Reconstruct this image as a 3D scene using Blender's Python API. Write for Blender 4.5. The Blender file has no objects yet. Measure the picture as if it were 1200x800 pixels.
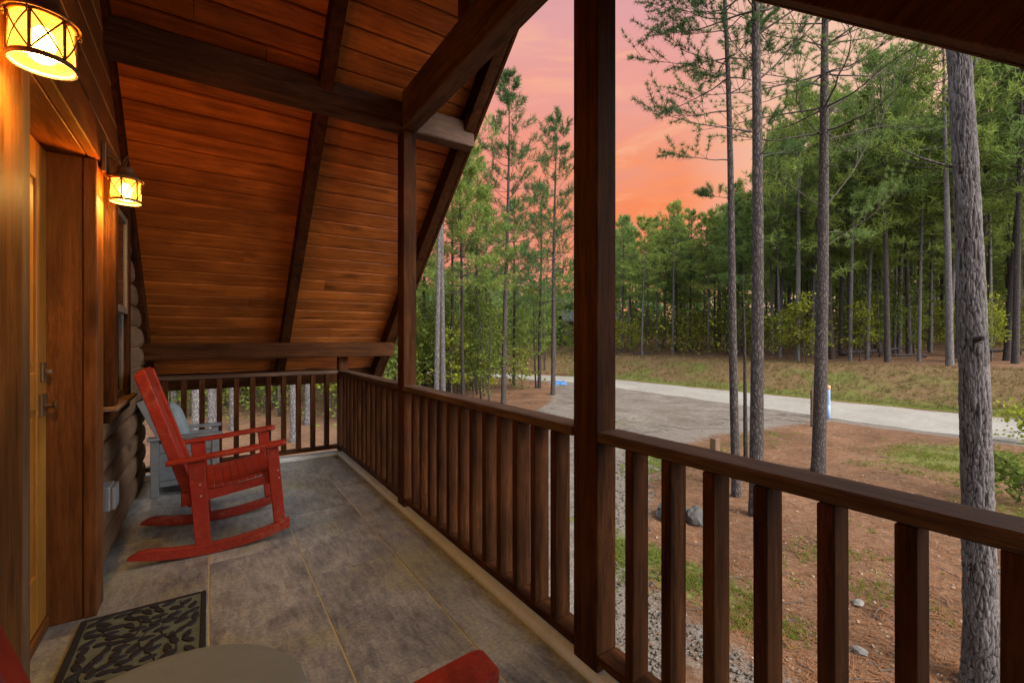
import bpy, bmesh, math, random
import numpy as np
from mathutils import Vector, Matrix, noise as mnoise

R = math.radians
scene = bpy.context.scene
col = scene.collection
random.seed(7)

# ------------------------------------------------------------------ helpers
ORIG = {}


def tag(o, label=None, cat=None, group=None, kind=None):
    if label: o['label'] = label
    if cat: o['category'] = cat
    if group: o['group'] = group
    if kind: o['kind'] = kind
    return o


def empty(name, loc, label, cat, group=None):
    o = bpy.data.objects.new(name, None)
    o.empty_display_size = 0.1
    col.objects.link(o)
    o.location = loc
    ORIG[o.name] = Vector(loc)
    return tag(o, label, cat, group)


def copy_tree(o, parent=None):
    c = o.copy()
    col.objects.link(c)
    if parent is not None:
        c.parent = parent
    for ch in list(o.children):
        copy_tree(ch, c)
    return c


def link_mesh(name, me, mat, parent=None):
    o = bpy.data.objects.new(name, me)
    col.objects.link(o)
    if mat is not None and len(me.materials) == 0:
        me.materials.append(mat)
    if parent is not None:
        o.parent = parent
        ORIG[o.name] = ORIG.get(parent.name, Vector((0, 0, 0)))
    return o


class MB:
    """collects shapes (world coordinates) and links them as ONE mesh object"""

    def __init__(self):
        self.v = []; self.f = []; self.r = []; self.m = []; self.cur = 0.0; self.mi = 0

    def add(self, vs, fs):
        n = len(self.v)
        self.v.extend([tuple(p) for p in vs])
        for f in fs:
            self.f.append(tuple(i + n for i in f)); self.r.append(self.cur); self.m.append(self.mi)
        return self

    def box(self, x0, x1, y0, y1, z0, z1):
        vs = [(x0, y0, z0), (x1, y0, z0), (x1, y1, z0), (x0, y1, z0), (x0, y0, z1), (x1, y0, z1), (x1, y1, z1), (x0, y1, z1)]
        return self.add(vs, [(0, 3, 2, 1), (4, 5, 6, 7), (0, 1, 5, 4), (1, 2, 6, 5), (2, 3, 7, 6), (3, 0, 4, 7)])

    def bar(self, a, b, w, h, up=(0, 0, 1)):
        """square bar from a to b, w across, h along up"""
        a = Vector(a); b = Vector(b); d = (b - a).normalized()
        s = d.cross(Vector(up)).normalized(); u = s.cross(d).normalized()
        vs = []
        for p in (a, b):
            for sx, sz in ((-1, -1), (1, -1), (1, 1), (-1, 1)):
                vs.append(p + s * sx * w / 2 + u * sz * h / 2)
        return self.add(vs, [(3, 2, 1, 0), (4, 5, 6, 7), (0, 1, 5, 4), (1, 2, 6, 5), (2, 3, 7, 6), (3, 0, 4, 7)])

    def prism(self, poly, axis, a, b):
        """polygon extruded along axis from a to b; poly in the other two axes (in xyz order)"""
        n = len(poly)
        def P(p, t):
            if axis == 0: return (t, p[0], p[1])
            if axis == 1: return (p[0], t, p[1])
            return (p[0], p[1], t)
        vs = [P(p, a) for p in poly] + [P(p, b) for p in poly]
        fs = [tuple(range(n - 1, -1, -1)), tuple(range(n, 2 * n))]
        for i in range(n):
            j = (i + 1) % n
            fs.append((i, j, j + n, i + n))
        return self.add(vs, fs)

    def tube(self, pts, rad, seg=8, cap=True):
        pts = [Vector(p) for p in pts]
        n = len(pts)
        if not hasattr(rad, '__len__'): rad = [rad] * n
        vs = []
        ref = Vector((0.31, 0.95, 0.1))
        for i, p in enumerate(pts):
            d = (pts[min(i + 1, n - 1)] - pts[max(i - 1, 0)])
            if d.length < 1e-9: d = Vector((0, 0, 1))
            d.normalize()
            s = d.cross(ref)
            if s.length < 1e-3: s = d.cross(Vector((1, 0, 0)))
            s.normalize(); u = d.cross(s)
            for k in range(seg):
                a = 2 * math.pi * k / seg
                vs.append(p + (s * math.cos(a) + u * math.sin(a)) * rad[i])
        fs = []
        for i in range(n - 1):
            for k in range(seg):
                k2 = (k + 1) % seg
                fs.append((i * seg + k, i * seg + k2, (i + 1) * seg + k2, (i + 1) * seg + k))
        if cap:
            fs.append(tuple(range(seg - 1, -1, -1)))
            fs.append(tuple((n - 1) * seg + k for k in range(seg)))
        return self.add(vs, fs)

    def lathe(self, prof, c, seg=24, closed=False):
        vs = []; fs = []
        n = len(prof)
        for (r, z) in prof:
            for k in range(seg):
                a = 2 * math.pi * k / seg
                vs.append((c[0] + r * math.cos(a), c[1] + r * math.sin(a), c[2] + z))
        m = n if closed else n - 1
        for i in range(m):
            j = (i + 1) % n
            for k in range(seg):
                k2 = (k + 1) % seg
                fs.append((i * seg + k, i * seg + k2, j * seg + k2, j * seg + k))
        return self.add(vs, fs)

    def build(self, name, mat, parent=None, bevel=0.0, smooth=False, seg=1, loc=None):
        base = ORIG.get(parent.name, Vector((0, 0, 0))) if parent is not None else Vector(loc or (0, 0, 0))
        me = bpy.data.meshes.new(name)
        me.from_pydata([(p[0] - base.x, p[1] - base.y, p[2] - base.z) for p in self.v], [], self.f)
        at = me.attributes.new('rnd', 'FLOAT', 'FACE')
        at.data.foreach_set('value', self.r)
        if any(self.m): me.polygons.foreach_set('material_index', self.m)
        bm = bmesh.new(); bm.from_mesh(me)
        bmesh.ops.recalc_face_normals(bm, faces=bm.faces)
        if bevel > 0:
            es = [e for e in bm.edges if len(e.link_faces) == 2 and e.calc_face_angle(0) > 0.6]
            bmesh.ops.bevel(bm, geom=es, offset=bevel, segments=seg, affect='EDGES', profile=0.5, clamp_overlap=True)
        bm.to_mesh(me); bm.free()
        if smooth:
            for p in me.polygons: p.use_smooth = True
        o = link_mesh(name, me, mat, parent)
        if parent is None:
            o.location = base
        return o


# ------------------------------------------------------------------ materials
def new_mat(name):
    m = bpy.data.materials.new(name); m.use_nodes = True
    nt = m.node_tree
    b = nt.nodes['Principled BSDF']
    return m, nt, b


def N(nt, t, **kw):
    n = nt.nodes.new(t)
    for k, v in kw.items():
        if k.startswith('i_'):
            n.inputs[k[2:].replace('_', ' ')].default_value = v
        else:
            setattr(n, k, v)
    return n


def ramp(nt, stops, interp='LINEAR'):
    n = nt.nodes.new('ShaderNodeValToRGB')
    cr = n.color_ramp; cr.interpolation = interp
    while len(cr.elements) < len(stops): cr.elements.new(0.5)
    for e, (p, c) in zip(cr.elements, stops):
        e.position = p
        e.color = (c[0], c[1], c[2], 1) if hasattr(c, '__len__') else (c, c, c, 1)
    return n


def mixc(nt, fac, a, b, mode='MIX'):
    n = nt.nodes.new('ShaderNodeMix'); n.data_type = 'RGBA'; n.blend_type = mode
    for idx, val in ((0, fac), (6, a), (7, b)):
        if hasattr(val, 'is_output') or isinstance(val, bpy.types.NodeSocket):
            nt.links.new(val, n.inputs[idx])
        elif hasattr(val, '__len__'):
            n.inputs[idx].default_value = (val[0], val[1], val[2], 1)
        else:
            n.inputs[idx].default_value = val
    return n.outputs[2]


def math_(nt, op, a, b=None, c=None, clamp=False):
    n = nt.nodes.new('ShaderNodeMath'); n.operation = op; n.use_clamp = clamp
    for i, v in enumerate((a, b, c)):
        if v is None: continue
        if isinstance(v, bpy.types.NodeSocket): nt.links.new(v, n.inputs[i])
        else: n.inputs[i].default_value = v
    return n.outputs[0]


def noise(nt, vec, scale, detail=4, rough=0.55, dist=0.0):
    n = N(nt, 'ShaderNodeTexNoise')
    n.inputs['Scale'].default_value = scale; n.inputs['Detail'].default_value = detail
    n.inputs['Roughness'].default_value = rough; n.inputs['Distortion'].default_value = dist
    if vec is not None: nt.links.new(vec, n.inputs['Vector'])
    return n.outputs['Fac']


def bump(nt, b, h, strength=0.3, dist=0.01):
    n = N(nt, 'ShaderNodeBump'); n.inputs['Strength'].default_value = strength; n.inputs['Distance'].default_value = dist
    nt.links.new(h, n.inputs['Height']); nt.links.new(n.outputs[0], b.inputs['Normal'])


WOODS = {}
SLOPE = R(41)


def wood(key, axis, dark, light, rough=0.5, knots=True, contrast=1.0, spec=0.35):
    k = (key, axis)
    if k in WOODS: return WOODS[k]
    m, nt, b = new_mat(key + '_' + axis)
    tc = N(nt, 'ShaderNodeTexCoord')
    mp = N(nt, 'ShaderNodeMapping')
    sc = {'X': (0.55, 7, 7), 'Y': (7, 0.55, 7), 'Z': (7, 7, 0.55), 'S': (7, 0.55, 7), 'T': (7, 0.55, 7)}[axis]
    src = tc.outputs['Object']
    if axis in 'ST':
        rt = N(nt, 'ShaderNodeMapping'); rt.inputs['Rotation'].default_value = (SLOPE if axis == 'S' else -SLOPE, 0, 0)
        nt.links.new(src, rt.inputs['Vector']); src = rt.outputs[0]
    oi = N(nt, 'ShaderNodeObjectInfo')
    at = N(nt, 'ShaderNodeAttribute', attribute_name='rnd')
    off = math_(nt, 'ADD', math_(nt, 'MULTIPLY', oi.outputs['Random'], 37.0), math_(nt, 'MULTIPLY', at.outputs['Fac'], 91.0))
    cb = N(nt, 'ShaderNodeCombineXYZ')
    for i in range(3): nt.links.new(off, cb.inputs[i])
    va = N(nt, 'ShaderNodeVectorMath', operation='ADD')
    nt.links.new(src, va.inputs[0]); nt.links.new(cb.outputs[0], va.inputs[1])
    mp.inputs['Scale'].default_value = sc
    nt.links.new(va.outputs[0], mp.inputs['Vector'])
    g1 = noise(nt, mp.outputs[0], 3.2, 9, 0.72, 0.7)
    g2 = noise(nt, mp.outputs[0], 14, 4, 0.6, 0.2)
    big = noise(nt, va.outputs[0], 2.3, 3, 0.5)
    s = math_(nt, 'ADD', math_(nt, 'MULTIPLY', g1, 0.75), math_(nt, 'MULTIPLY', g2, 0.25))
    rp = ramp(nt, [(0.5 - 0.2 / contrast, dark), (0.5 + 0.22 / contrast, light)])
    nt.links.new(s, rp.inputs[0])
    c = rp.outputs[0]
    tone = math_(nt, 'ADD', math_(nt, 'MULTIPLY', big, 1.15), 0.40)
    tone = math_(nt, 'MULTIPLY', tone, math_(nt, 'ADD', math_(nt, 'MULTIPLY', at.outputs['Fac'], 0.35), 0.82))
    cc = N(nt, 'ShaderNodeCombineColor')
    for i in range(3): nt.links.new(tone, cc.inputs[i])
    c = mixc(nt, 1.0, c, cc.outputs[0], 'MULTIPLY')
    if knots:
        mk = N(nt, 'ShaderNodeMapping')
        ks = {'X': (1.6, 5, 5), 'Y': (5, 1.6, 5), 'Z': (5, 5, 1.6), 'S': (5, 1.6, 5), 'T': (5, 1.6, 5)}[axis]
        mk.inputs['Scale'].default_value = ks
        nt.links.new(va.outputs[0], mk.inputs['Vector'])
        vo = N(nt, 'ShaderNodeTexVoronoi'); vo.inputs['Scale'].default_value = 1.0; vo.inputs['Randomness'].default_value = 1.0
        nt.links.new(mk.outputs[0], vo.inputs['Vector'])
        kr = ramp(nt, [(0.06, 1.0), (0.2, 0.0)])
        nt.links.new(vo.outputs['Distance'], kr.inputs[0])
        c = mixc(nt, math_(nt, 'MULTIPLY', kr.outputs[0], 0.72), c, tuple(x * 0.32 for x in dark))
    wr = noise(nt, mp.outputs[0], 30, 3, 0.8)
    wrr = ramp(nt, [(0.56, 0.0), (0.70, 0.45)]); nt.links.new(math_(nt, 'ADD', math_(nt, 'MULTIPLY', wr, 0.6), math_(nt, 'MULTIPLY', big, 0.4)), wrr.inputs[0])
    c = mixc(nt, wrr.outputs[0], c, tuple(min(1, x * 1.9) for x in light))
    nt.links.new(c, b.inputs['Base Color'])
    rr = math_(nt, 'ADD', math_(nt, 'MULTIPLY', g1, 0.3), rough - 0.15)
    nt.links.new(rr, b.inputs['Roughness'])
    b.inputs['Specular IOR Level'].default_value = spec
    bump(nt, b, s, 0.6, 0.006)
    WOODS[k] = m
    return m


def W_dark(a): return wood('stained_timber', a, (0.012, 0.0043, 0.0018), (0.118, 0.043, 0.0145), 0.7, True, 1.25, 0.06)
def W_deck(a): return wood('roof_boards', a, (0.15, 0.040, 0.007), (0.54, 0.170, 0.029), 0.5, True, 1.15, 0.2)
def W_case(a): return wood('casing_timber', a, (0.10, 0.034, 0.010), (0.33, 0.122, 0.030), 0.5, True, 1.2, 0.2)
def W_mid(a): return wood('shaded_casing', a, (0.045, 0.017, 0.005), (0.33, 0.135, 0.032), 0.6, True, 1.2, 0.15)  # casing timber with deepened darks, imitating shade away from the lantern
def W_weather_lit(a): return wood('lit_weathered_beam', a, (0.026, 0.013, 0.008), (0.165, 0.095, 0.062), 0.7, True, 1.2, 0.15)  # weathered brown, paled in the colour for light on plate, beams and rails
def W_door(a): return wood('honey_door', a, (0.36, 0.15, 0.022), (0.60, 0.29, 0.05), 0.38, True, 0.9, 0.35)
def W_log(a): return wood('weathered_log', a, (0.105, 0.058, 0.031), (0.29, 0.178, 0.102), 0.7, True, 1.0, 0.2)
def W_post(a): return wood('grey_stake', a, (0.06, 0.036, 0.022), (0.16, 0.095, 0.055), 0.8, False, 1.0, 0.2)


def plain(name, colr, rough=0.5, metal=0.0, nscale=30, var=0.25, bmp=0.08, coat=0.0, spec=0.5):
    m, nt, b = new_mat(name)
    tc = N(nt, 'ShaderNodeTexCoord')
    oi = N(nt, 'ShaderNodeObjectInfo')
    va = N(nt, 'ShaderNodeVectorMath', operation='ADD')
    nt.links.new(tc.outputs['Object'], va.inputs[0]); nt.links.new(oi.outputs['Random'], va.inputs[1])
    n1 = noise(nt, va.outputs[0], nscale, 5, 0.6)
    n2 = noise(nt, va.outputs[0], nscale * 0.14, 3, 0.5)
    f = math_(nt, 'ADD', math_(nt, 'MULTIPLY', n1, 0.5), math_(nt, 'MULTIPLY', n2, 0.5))
    rp = ramp(nt, [(0.3, tuple(x * (1 - var) for x in colr)), (0.7, tuple(min(1, x * (1 + var)) for x in colr))])
    nt.links.new(f, rp.inputs[0])
    nt.links.new(rp.outputs[0], b.inputs['Base Color'])
    nt.links.new(math_(nt, 'ADD', math_(nt, 'MULTIPLY', n2, 0.25), rough - 0.12), b.inputs['Roughness'])
    b.inputs['Metallic'].default_value = metal
    b.inputs['Coat Weight'].default_value = coat
    b.inputs['Specular IOR Level'].default_value = spec
    if bmp > 0: bump(nt, b, n1, bmp, 0.004)
    return m


M_red = plain('red_painted_wood', (0.31, 0.026, 0.011), 0.48, 0, 22, 0.30, 0.12, 0.03, 0.3)


def scuff(m, colr, scale, lo, hi, amt):
    nt = m.node_tree; b = nt.nodes['Principled BSDF']
    old = b.inputs['Base Color'].links[0].from_socket
    tc = N(nt, 'ShaderNodeTexCoord')
    a = noise(nt, tc.outputs['Object'], scale, 8, 0.75, 0.4); g_ = noise(nt, tc.outputs['Object'], scale * 0.15, 3, 0.5)
    r = ramp(nt, [(lo, 0.0), (hi, amt)])
    nt.links.new(math_(nt, 'ADD', math_(nt, 'MULTIPLY', a, 0.65), math_(nt, 'MULTIPLY', g_, 0.35)), r.inputs[0])
    nt.links.new(mixc(nt, r.outputs[0], old, colr), b.inputs['Base Color'])


scuff(M_red, (0.45, 0.14, 0.085), 30, 0.52, 0.64, 0.6)
scuff(M_red, (0.09, 0.010, 0.008), 14, 0.54, 0.64, 0.6)
M_grey = plain('grey_painted_wood', (0.20, 0.225, 0.25), 0.55, 0, 24, 0.25, 0.1)
M_bronze = plain('aged_bronze', (0.20, 0.125, 0.07), 0.5, 0.6, 60, 0.35, 0.1)
M_metalgrey = plain('grey_cast_metal', (0.33, 0.35, 0.37), 0.45, 0.4, 40, 0.15, 0.05)
M_black = plain('black_rubber', (0.010, 0.0125, 0.022), 0.7, 0, 80, 0.4, 0.2)
M_matbase = plain('olive_mat_weave', (0.115, 0.145, 0.112), 0.9, 0, 220, 0.35, 0.5)
M_smudge = plain('grey_smudge', (0.185, 0.212, 0.190), 0.75, 0, 9, 0.14, 0.05)
M_darkglassframe = plain('dark_window_frame', (0.05, 0.032, 0.022), 0.45, 0, 30, 0.3, 0.08)
M_sash = plain('grey_brown_sash', (0.16, 0.125, 0.095), 0.5, 0, 30, 0.2, 0.08)
M_blue = plain('pale_blue_plastic', (0.21, 0.32, 0.50), 0.5, 0, 12, 0.2, 0.1)
M_tarp = plain('bright_blue_tarp', (0.018, 0.095, 0.24), 0.6, 0, 6, 0.3, 0.3)
M_tan = plain('tan_cap', (0.42, 0.25, 0.13), 0.6, 0, 20, 0.2, 0.1)
M_stone = plain('pale_stone', (0.13, 0.115, 0.10), 0.85, 0, 14, 0.35, 0.5)
M_darkstone = plain('dark_rock', (0.045, 0.041, 0.036), 0.85, 0, 9, 0.5, 0.6)
M_concrete = plain('pale_concrete', (0.50, 0.54, 0.56), 0.7, 0, 35, 0.16, 0.25)
M_found = plain('foundation_block', (0.22, 0.21, 0.20), 0.9, 0, 12, 0.25, 0.3)
M_caulk = plain('tan_caulk', (0.42, 0.27, 0.14), 0.8, 0, 30, 0.2, 0.05)
M_cloth = plain('pale_cushion_cloth', (0.28, 0.35, 0.38), 0.9, 0, 12, 0.35, 0.3)
M_roofing = plain('dark_shingle', (0.05, 0.045, 0.04), 0.9, 0, 18, 0.4, 0.4)
M_cabinwall = plain('far_cabin_siding', (0.09, 0.065, 0.05), 0.8, 0, 3, 0.3, 0.2)
M_cabinroof = plain('far_cabin_metal_roof', (0.075, 0.078, 0.085), 0.5, 0.2, 3, 0.15, 0.05)


def glass_dark():
    m, nt, b = new_mat('dark_window_glass')
    b.inputs['Base Color'].default_value = (0.02, 0.023, 0.026, 1)
    b.inputs['Roughness'].default_value = 0.06
    b.inputs['Specular IOR Level'].default_value = 0.8
    return m


M_glass = glass_dark()


def lantern_glass():
    m, nt, b = new_mat('seeded_amber_glass')
    nt.nodes.remove(b)
    out = nt.nodes['Material Output']
    tc = N(nt, 'ShaderNodeTexCoord')
    n1 = noise(nt, tc.outputs['Object'], 22, 4, 0.6)
    rp = ramp(nt, [(0.32, (1.0, 0.33, 0.02)), (0.68, (1.0, 0.58, 0.11))])
    nt.links.new(n1, rp.inputs[0])
    em = N(nt, 'ShaderNodeEmission'); em.inputs['Strength'].default_value = 0.36
    nt.links.new(rp.outputs[0], em.inputs['Color'])
    tr = N(nt, 'ShaderNodeBsdfTransparent'); tr.inputs[0].default_value = (1.0, 0.80, 0.46, 1)
    gl = N(nt, 'ShaderNodeBsdfGlossy'); gl.inputs['Roughness'].default_value = 0.1
    mx = N(nt, 'ShaderNodeMixShader'); mx.inputs[0].default_value = 0.06
    nt.links.new(tr.outputs[0], mx.inputs[1]); nt.links.new(gl.outputs[0], mx.inputs[2])
    ad = N(nt, 'ShaderNodeAddShader')
    nt.links.new(mx.outputs[0], ad.inputs[0]); nt.links.new(em.outputs[0], ad.inputs[1])
    nt.links.new(ad.outputs[0], out.inputs['Surface'])
    return m


M_lglass = lantern_glass()


def emit(name, c, s):
    m, nt, b = new_mat(name)
    b.inputs['Base Color'].default_value = (*c, 1)
    b.inputs['Emission Color'].default_value = (*c, 1)
    b.inputs['Emission Strength'].default_value = s
    return m


M_bulb = emit('glowing_bulb', (1.0, 0.72, 0.34), 8.0)


def floor_mat():
    m, nt, b = new_mat('stamped_concrete')
    tc = N(nt, 'ShaderNodeTexCoord')
    at = N(nt, 'ShaderNodeAttribute', attribute_name='rnd')
    o = tc.outputs['Object']
    cb = N(nt, 'ShaderNodeCombineXYZ')
    nt.links.new(math_(nt, 'MULTIPLY', at.outputs['Fac'], 23.0), cb.inputs[0])
    nt.links.new(math_(nt, 'MULTIPLY', at.outputs['Fac'], 11.0), cb.inputs[1])
    va = N(nt, 'ShaderNodeVectorMath', operation='ADD')
    nt.links.new(o, va.inputs[0]); nt.links.new(cb.outputs[0], va.inputs[1])
    a = noise(nt, va.outputs[0], 2.1, 6, 0.62, 0.8)
    mp = N(nt, 'ShaderNodeMapping'); mp.inputs['Scale'].default_value = (9, 2.2, 5); mp.inputs['Rotation'].default_value = (0, 0, R(28))
    nt.links.new(va.outputs[0], mp.inputs['Vector'])
    s = noise(nt, mp.outputs[0], 3.0, 7, 0.7, 0.4)
    fine = noise(nt, o, 60, 4, 0.7)
    r1 = ramp(nt, [(0.35, (0.105, 0.115, 0.135)), (0.48, (0.262, 0.282, 0.285)), (0.61, (0.46, 0.485, 0.46))])
    nt.links.new(math_(nt, 'ADD', math_(nt, 'MULTIPLY', a, 0.55), math_(nt, 'MULTIPLY', s, 0.45)), r1.inputs[0])
    # yellowish efflorescence
    y = noise(nt, o, 1.3, 5, 0.65, 0.6)
    yr = ramp(nt, [(0.50, 0.0), (0.64, 1.0)])
    nt.links.new(math_(nt, 'ADD', math_(nt, 'MULTIPLY', y, 0.75), math_(nt, 'MULTIPLY', s, 0.25)), yr.inputs[0])
    c = mixc(nt, math_(nt, 'MULTIPLY', yr.outputs[0], 0.8), r1.outputs[0], (0.36, 0.36, 0.20))
    fr = ramp(nt, [(0.35, 0.72), (0.65, 1.12)])
    nt.links.new(fine, fr.inputs[0])
    c = mixc(nt, 1.0, c, fr.outputs[0], 'MULTIPLY')
    nt.links.new(c, b.inputs['Base Color'])
    nt.links.new(math_(nt, 'ADD', math_(nt, 'MULTIPLY', a, 0.4), 0.22), b.inputs['Roughness'])
    b.inputs['Specular IOR Level'].default_value = 0.4
    bump(nt, b, math_(nt, 'ADD', s, math_(nt, 'MULTIPLY', fine, 0.3)), 0.25, 0.006)
    return m


M_floor = floor_mat()
M_grout = plain('yellowed_grout', (0.46, 0.40, 0.20), 0.9, 0, 40, 0.3, 0.2)


def bark_mat(name, dark, light, sc=1.0, bmp=0.6):
    m, nt, b = new_mat(name)
    tc = N(nt, 'ShaderNodeTexCoord'); oi = N(nt, 'ShaderNodeObjectInfo')
    va = N(nt, 'ShaderNodeVectorMath', operation='ADD')
    nt.links.new(tc.outputs['Object'], va.inputs[0]); nt.links.new(oi.outputs['Random'], va.inputs[1])
    mp = N(nt, 'ShaderNodeMapping'); mp.inputs['Scale'].default_value = (24 * sc, 24 * sc, 9 * sc)
    nt.links.new(va.outputs[0], mp.inputs['Vector'])
    # wobble
    wn = N(nt, 'ShaderNodeTexNoise'); wn.inputs['Scale'].default_value = 1.1; wn.inputs['Detail'].default_value = 4
    nt.links.new(mp.outputs[0], wn.inputs['Vector'])
    ws = N(nt, 'ShaderNodeVectorMath', operation='SCALE'); ws.inputs['Scale'].default_value = 1.1
    nt.links.new(wn.outputs['Color'], ws.inputs[0])
    wa = N(nt, 'ShaderNodeVectorMath', operation='ADD')
    nt.links.new(mp.outputs[0], wa.inputs[0]); nt.links.new(ws.outputs[0], wa.inputs[1])
    vo = N(nt, 'ShaderNodeTexVoronoi', feature='DISTANCE_TO_EDGE'); vo.inputs['Scale'].default_value = 1.0
    nt.links.new(wa.outputs[0], vo.inputs['Vector'])
    vc = N(nt, 'ShaderNodeTexVoronoi'); vc.inputs['Scale'].default_value = 1.0
    nt.links.new(wa.outputs[0], vc.inputs['Vector'])
    f = noise(nt, mp.outputs[0], 3.5, 6, 0.7)
    er = ramp(nt, [(0.0, 0.15), (0.30, 1.0)])
    nt.links.new(vo.outputs['Distance'], er.inputs[0])
    rp = ramp(nt, [(0.3, tuple(x * 0.62 for x in light)), (0.7, light)])
    nt.links.new(math_(nt, 'ADD', math_(nt, 'MULTIPLY', f, 0.85), math_(nt, 'MULTIPLY', vc.outputs['Color'], 0.15)), rp.inputs[0])
    c = mixc(nt, er.outputs[0], dark, rp.outputs[0])
    nt.links.new(c, b.inputs['Base Color'])
    b.inputs['Roughness'].default_value = 0.9; b.inputs['Specular IOR Level'].default_value = 0.15
    h = math_(nt, 'ADD', math_(nt, 'MULTIPLY', er.outputs[0], 0.7), math_(nt, 'MULTIPLY', f, 0.5))
    bump(nt, b, h, bmp, 0.02)
    return m


M_bark = bark_mat('pine_bark', (0.014, 0.010, 0.009), (0.092, 0.074, 0.067))
M_bark_d = bark_mat('dark_pine_bark', (0.010, 0.007, 0.006), (0.055, 0.043, 0.038))
M_bark_g = bark_mat('grey_pine_bark', (0.030, 0.025, 0.024), (0.18, 0.158, 0.152))
M_twig = plain('brown_twig', (0.045, 0.033, 0.026), 0.9, 0, 20, 0.3, 0.0)


def leaf_mat(name, c1, c2, trans=0.35):
    m, nt, b = new_mat(name)
    nt.nodes.remove(b)
    out = nt.nodes['Material Output']
    g = N(nt, 'ShaderNodeNewGeometry'); oi = N(nt, 'ShaderNodeObjectInfo')
    tc = N(nt, 'ShaderNodeTexCoord')
    big = noise(nt, tc.outputs['Object'], 0.55, 2, 0.5)
    f = math_(nt, 'ADD', math_(nt, 'MULTIPLY', g.outputs['Random Per Island'], 0.45),
              math_(nt, 'ADD', math_(nt, 'MULTIPLY', oi.outputs['Random'], 0.25), math_(nt, 'MULTIPLY', math_(nt, 'SUBTRACT', big, 0.3), 0.6)))
    rp = ramp(nt, [(0.08, c1), (0.9, c2)])
    nt.links.new(f, rp.inputs[0])
    d = N(nt, 'ShaderNodeBsdfDiffuse'); t = N(nt, 'ShaderNodeBsdfTranslucent')
    nt.links.new(rp.outputs[0], d.inputs[0]); nt.links.new(rp.outputs[0], t.inputs[0])
    mx = N(nt, 'ShaderNodeMixShader'); mx.inputs[0].default_value = trans
    nt.links.new(d.outputs[0], mx.inputs[1]); nt.links.new(t.outputs[0], mx.inputs[2])
    nt.links.new(mx.outputs[0], out.inputs['Surface'])
    return m


M_needle = leaf_mat('pine_needles', (0.082, 0.130, 0.038), (0.20, 0.275, 0.078))
M_needle_d = leaf_mat('dark_pine_needles', (0.036, 0.068, 0.028), (0.100, 0.160, 0.055))
M_needle_y = leaf_mat('bright_pine_needles', (0.105, 0.150, 0.032), (0.25, 0.31, 0.072))
M_leaf = leaf_mat('spring_leaves', (0.11, 0.13, 0.016), (0.30, 0.32, 0.042), 0.45)
M_leaf_g = leaf_mat('green_leaves', (0.062, 0.088, 0.018), (0.155, 0.19, 0.040), 0.45)
M_leaf_o = leaf_mat('olive_brown_leaves', (0.07, 0.062, 0.018), (0.17, 0.145, 0.04), 0.4)
M_grass = leaf_mat('short_grass', (0.060, 0.085, 0.014), (0.185, 0.205, 0.035), 0.35)
M_dry = leaf_mat('dry_grass', (0.075, 0.062, 0.022), (0.21, 0.155, 0.066), 0.3)
M_straw = leaf_mat('pine_straw', (0.09, 0.036, 0.016), (0.25, 0.118, 0.056), 0.1)
M_litter = leaf_mat('pale_dead_leaves', (0.14, 0.085, 0.05), (0.34, 0.26, 0.19), 0.2)
M_gravel_st = leaf_mat('gravel_stones', (0.05, 0.040, 0.031), (0.175, 0.148, 0.124), 0.0)


# ------------------------------------------------------------------ camera
CH = 1.3
YAW = 33.65
cam = bpy.data.cameras.new('camera'); cam.lens = 16.0; cam.sensor_width = 36.0
cam.clip_start = 0.02; cam.clip_end = 2000; cam.shift_y = -0.002
co = bpy.data.objects.new('camera', cam); col.objects.link(co)
co.location = (0, 0, CH); co.rotation_euler = (R(90), 0, R(-YAW))
scene.camera = co
SX, CX = math.sin(R(YAW)), math.cos(R(YAW))


def PX(px, d):
    """ground position of something seen d metres deep"""
    u = (px - 600) / 533.3
    return (d * (SX + CX * u), d * (CX - SX * u))


def smooth(a, b, t):
    t = np.clip((t - a) / (b - a), 0, 1)
    return t * t * (3 - 2 * t)


# ------------------------------------------------------------------ terrain
def road_far(y): return 22.75 - 0.033 * np.maximum(0, y - 20) ** 2
def road_near(y): return 17.6 + 0.10 * np.clip(y - 6, 0, 12) - 0.030 * np.maximum(0, y - 20) ** 2


def wob(x, y, s, seed=0.0):
    return (np.sin(x * 1.7 * s + 1.3 + seed) * np.cos(y * 1.3 * s + seed * 2.1) + 0.6 * np.sin(x * 3.1 * s - y * 2.3 * s + seed) + 0.4 * np.cos(y * 5.3 * s + x * 4.1 * s + 2 * seed)) / 2.0


def gz(x, y):
    x = np.asarray(x, float); y = np.asarray(y, float)
    t = x - road_far(np.minimum(y, 60))
    z = -1.4 + 1.35 * smooth(0.25, 5.4, t) + 0.035 * np.clip(t - 5.0, 0, 200)
    rough = 0.05 * wob(x, y, 0.5) * smooth(0.3, 1.5, np.abs(t - 0) - 0.0) * ((t > 0.2) | (x < road_near(y) - 0.4))
    away = smooth(0.2, 2.0, np.maximum(t, road_near(y) - x))
    return z + 0.05 * wob(x, y, 0.5) * away


def drive_field(x, y):
    """>0 inside the gravel drive"""
    yr = np.interp(x, [2, 3, 5, 8.3, 11.6, 17, 19], [2.0, 2.75, 5.0, 7.3, 8.2, 7.3, 6.6])
    yl = np.interp(x, [2, 3, 6, 9.6, 12.5, 15, 17.5, 19], [7.0, 7.5, 9.5, 12.6, 15.0, 18.0, 21.5, 23])
    return np.minimum(y - yr, yl - y)


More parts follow.
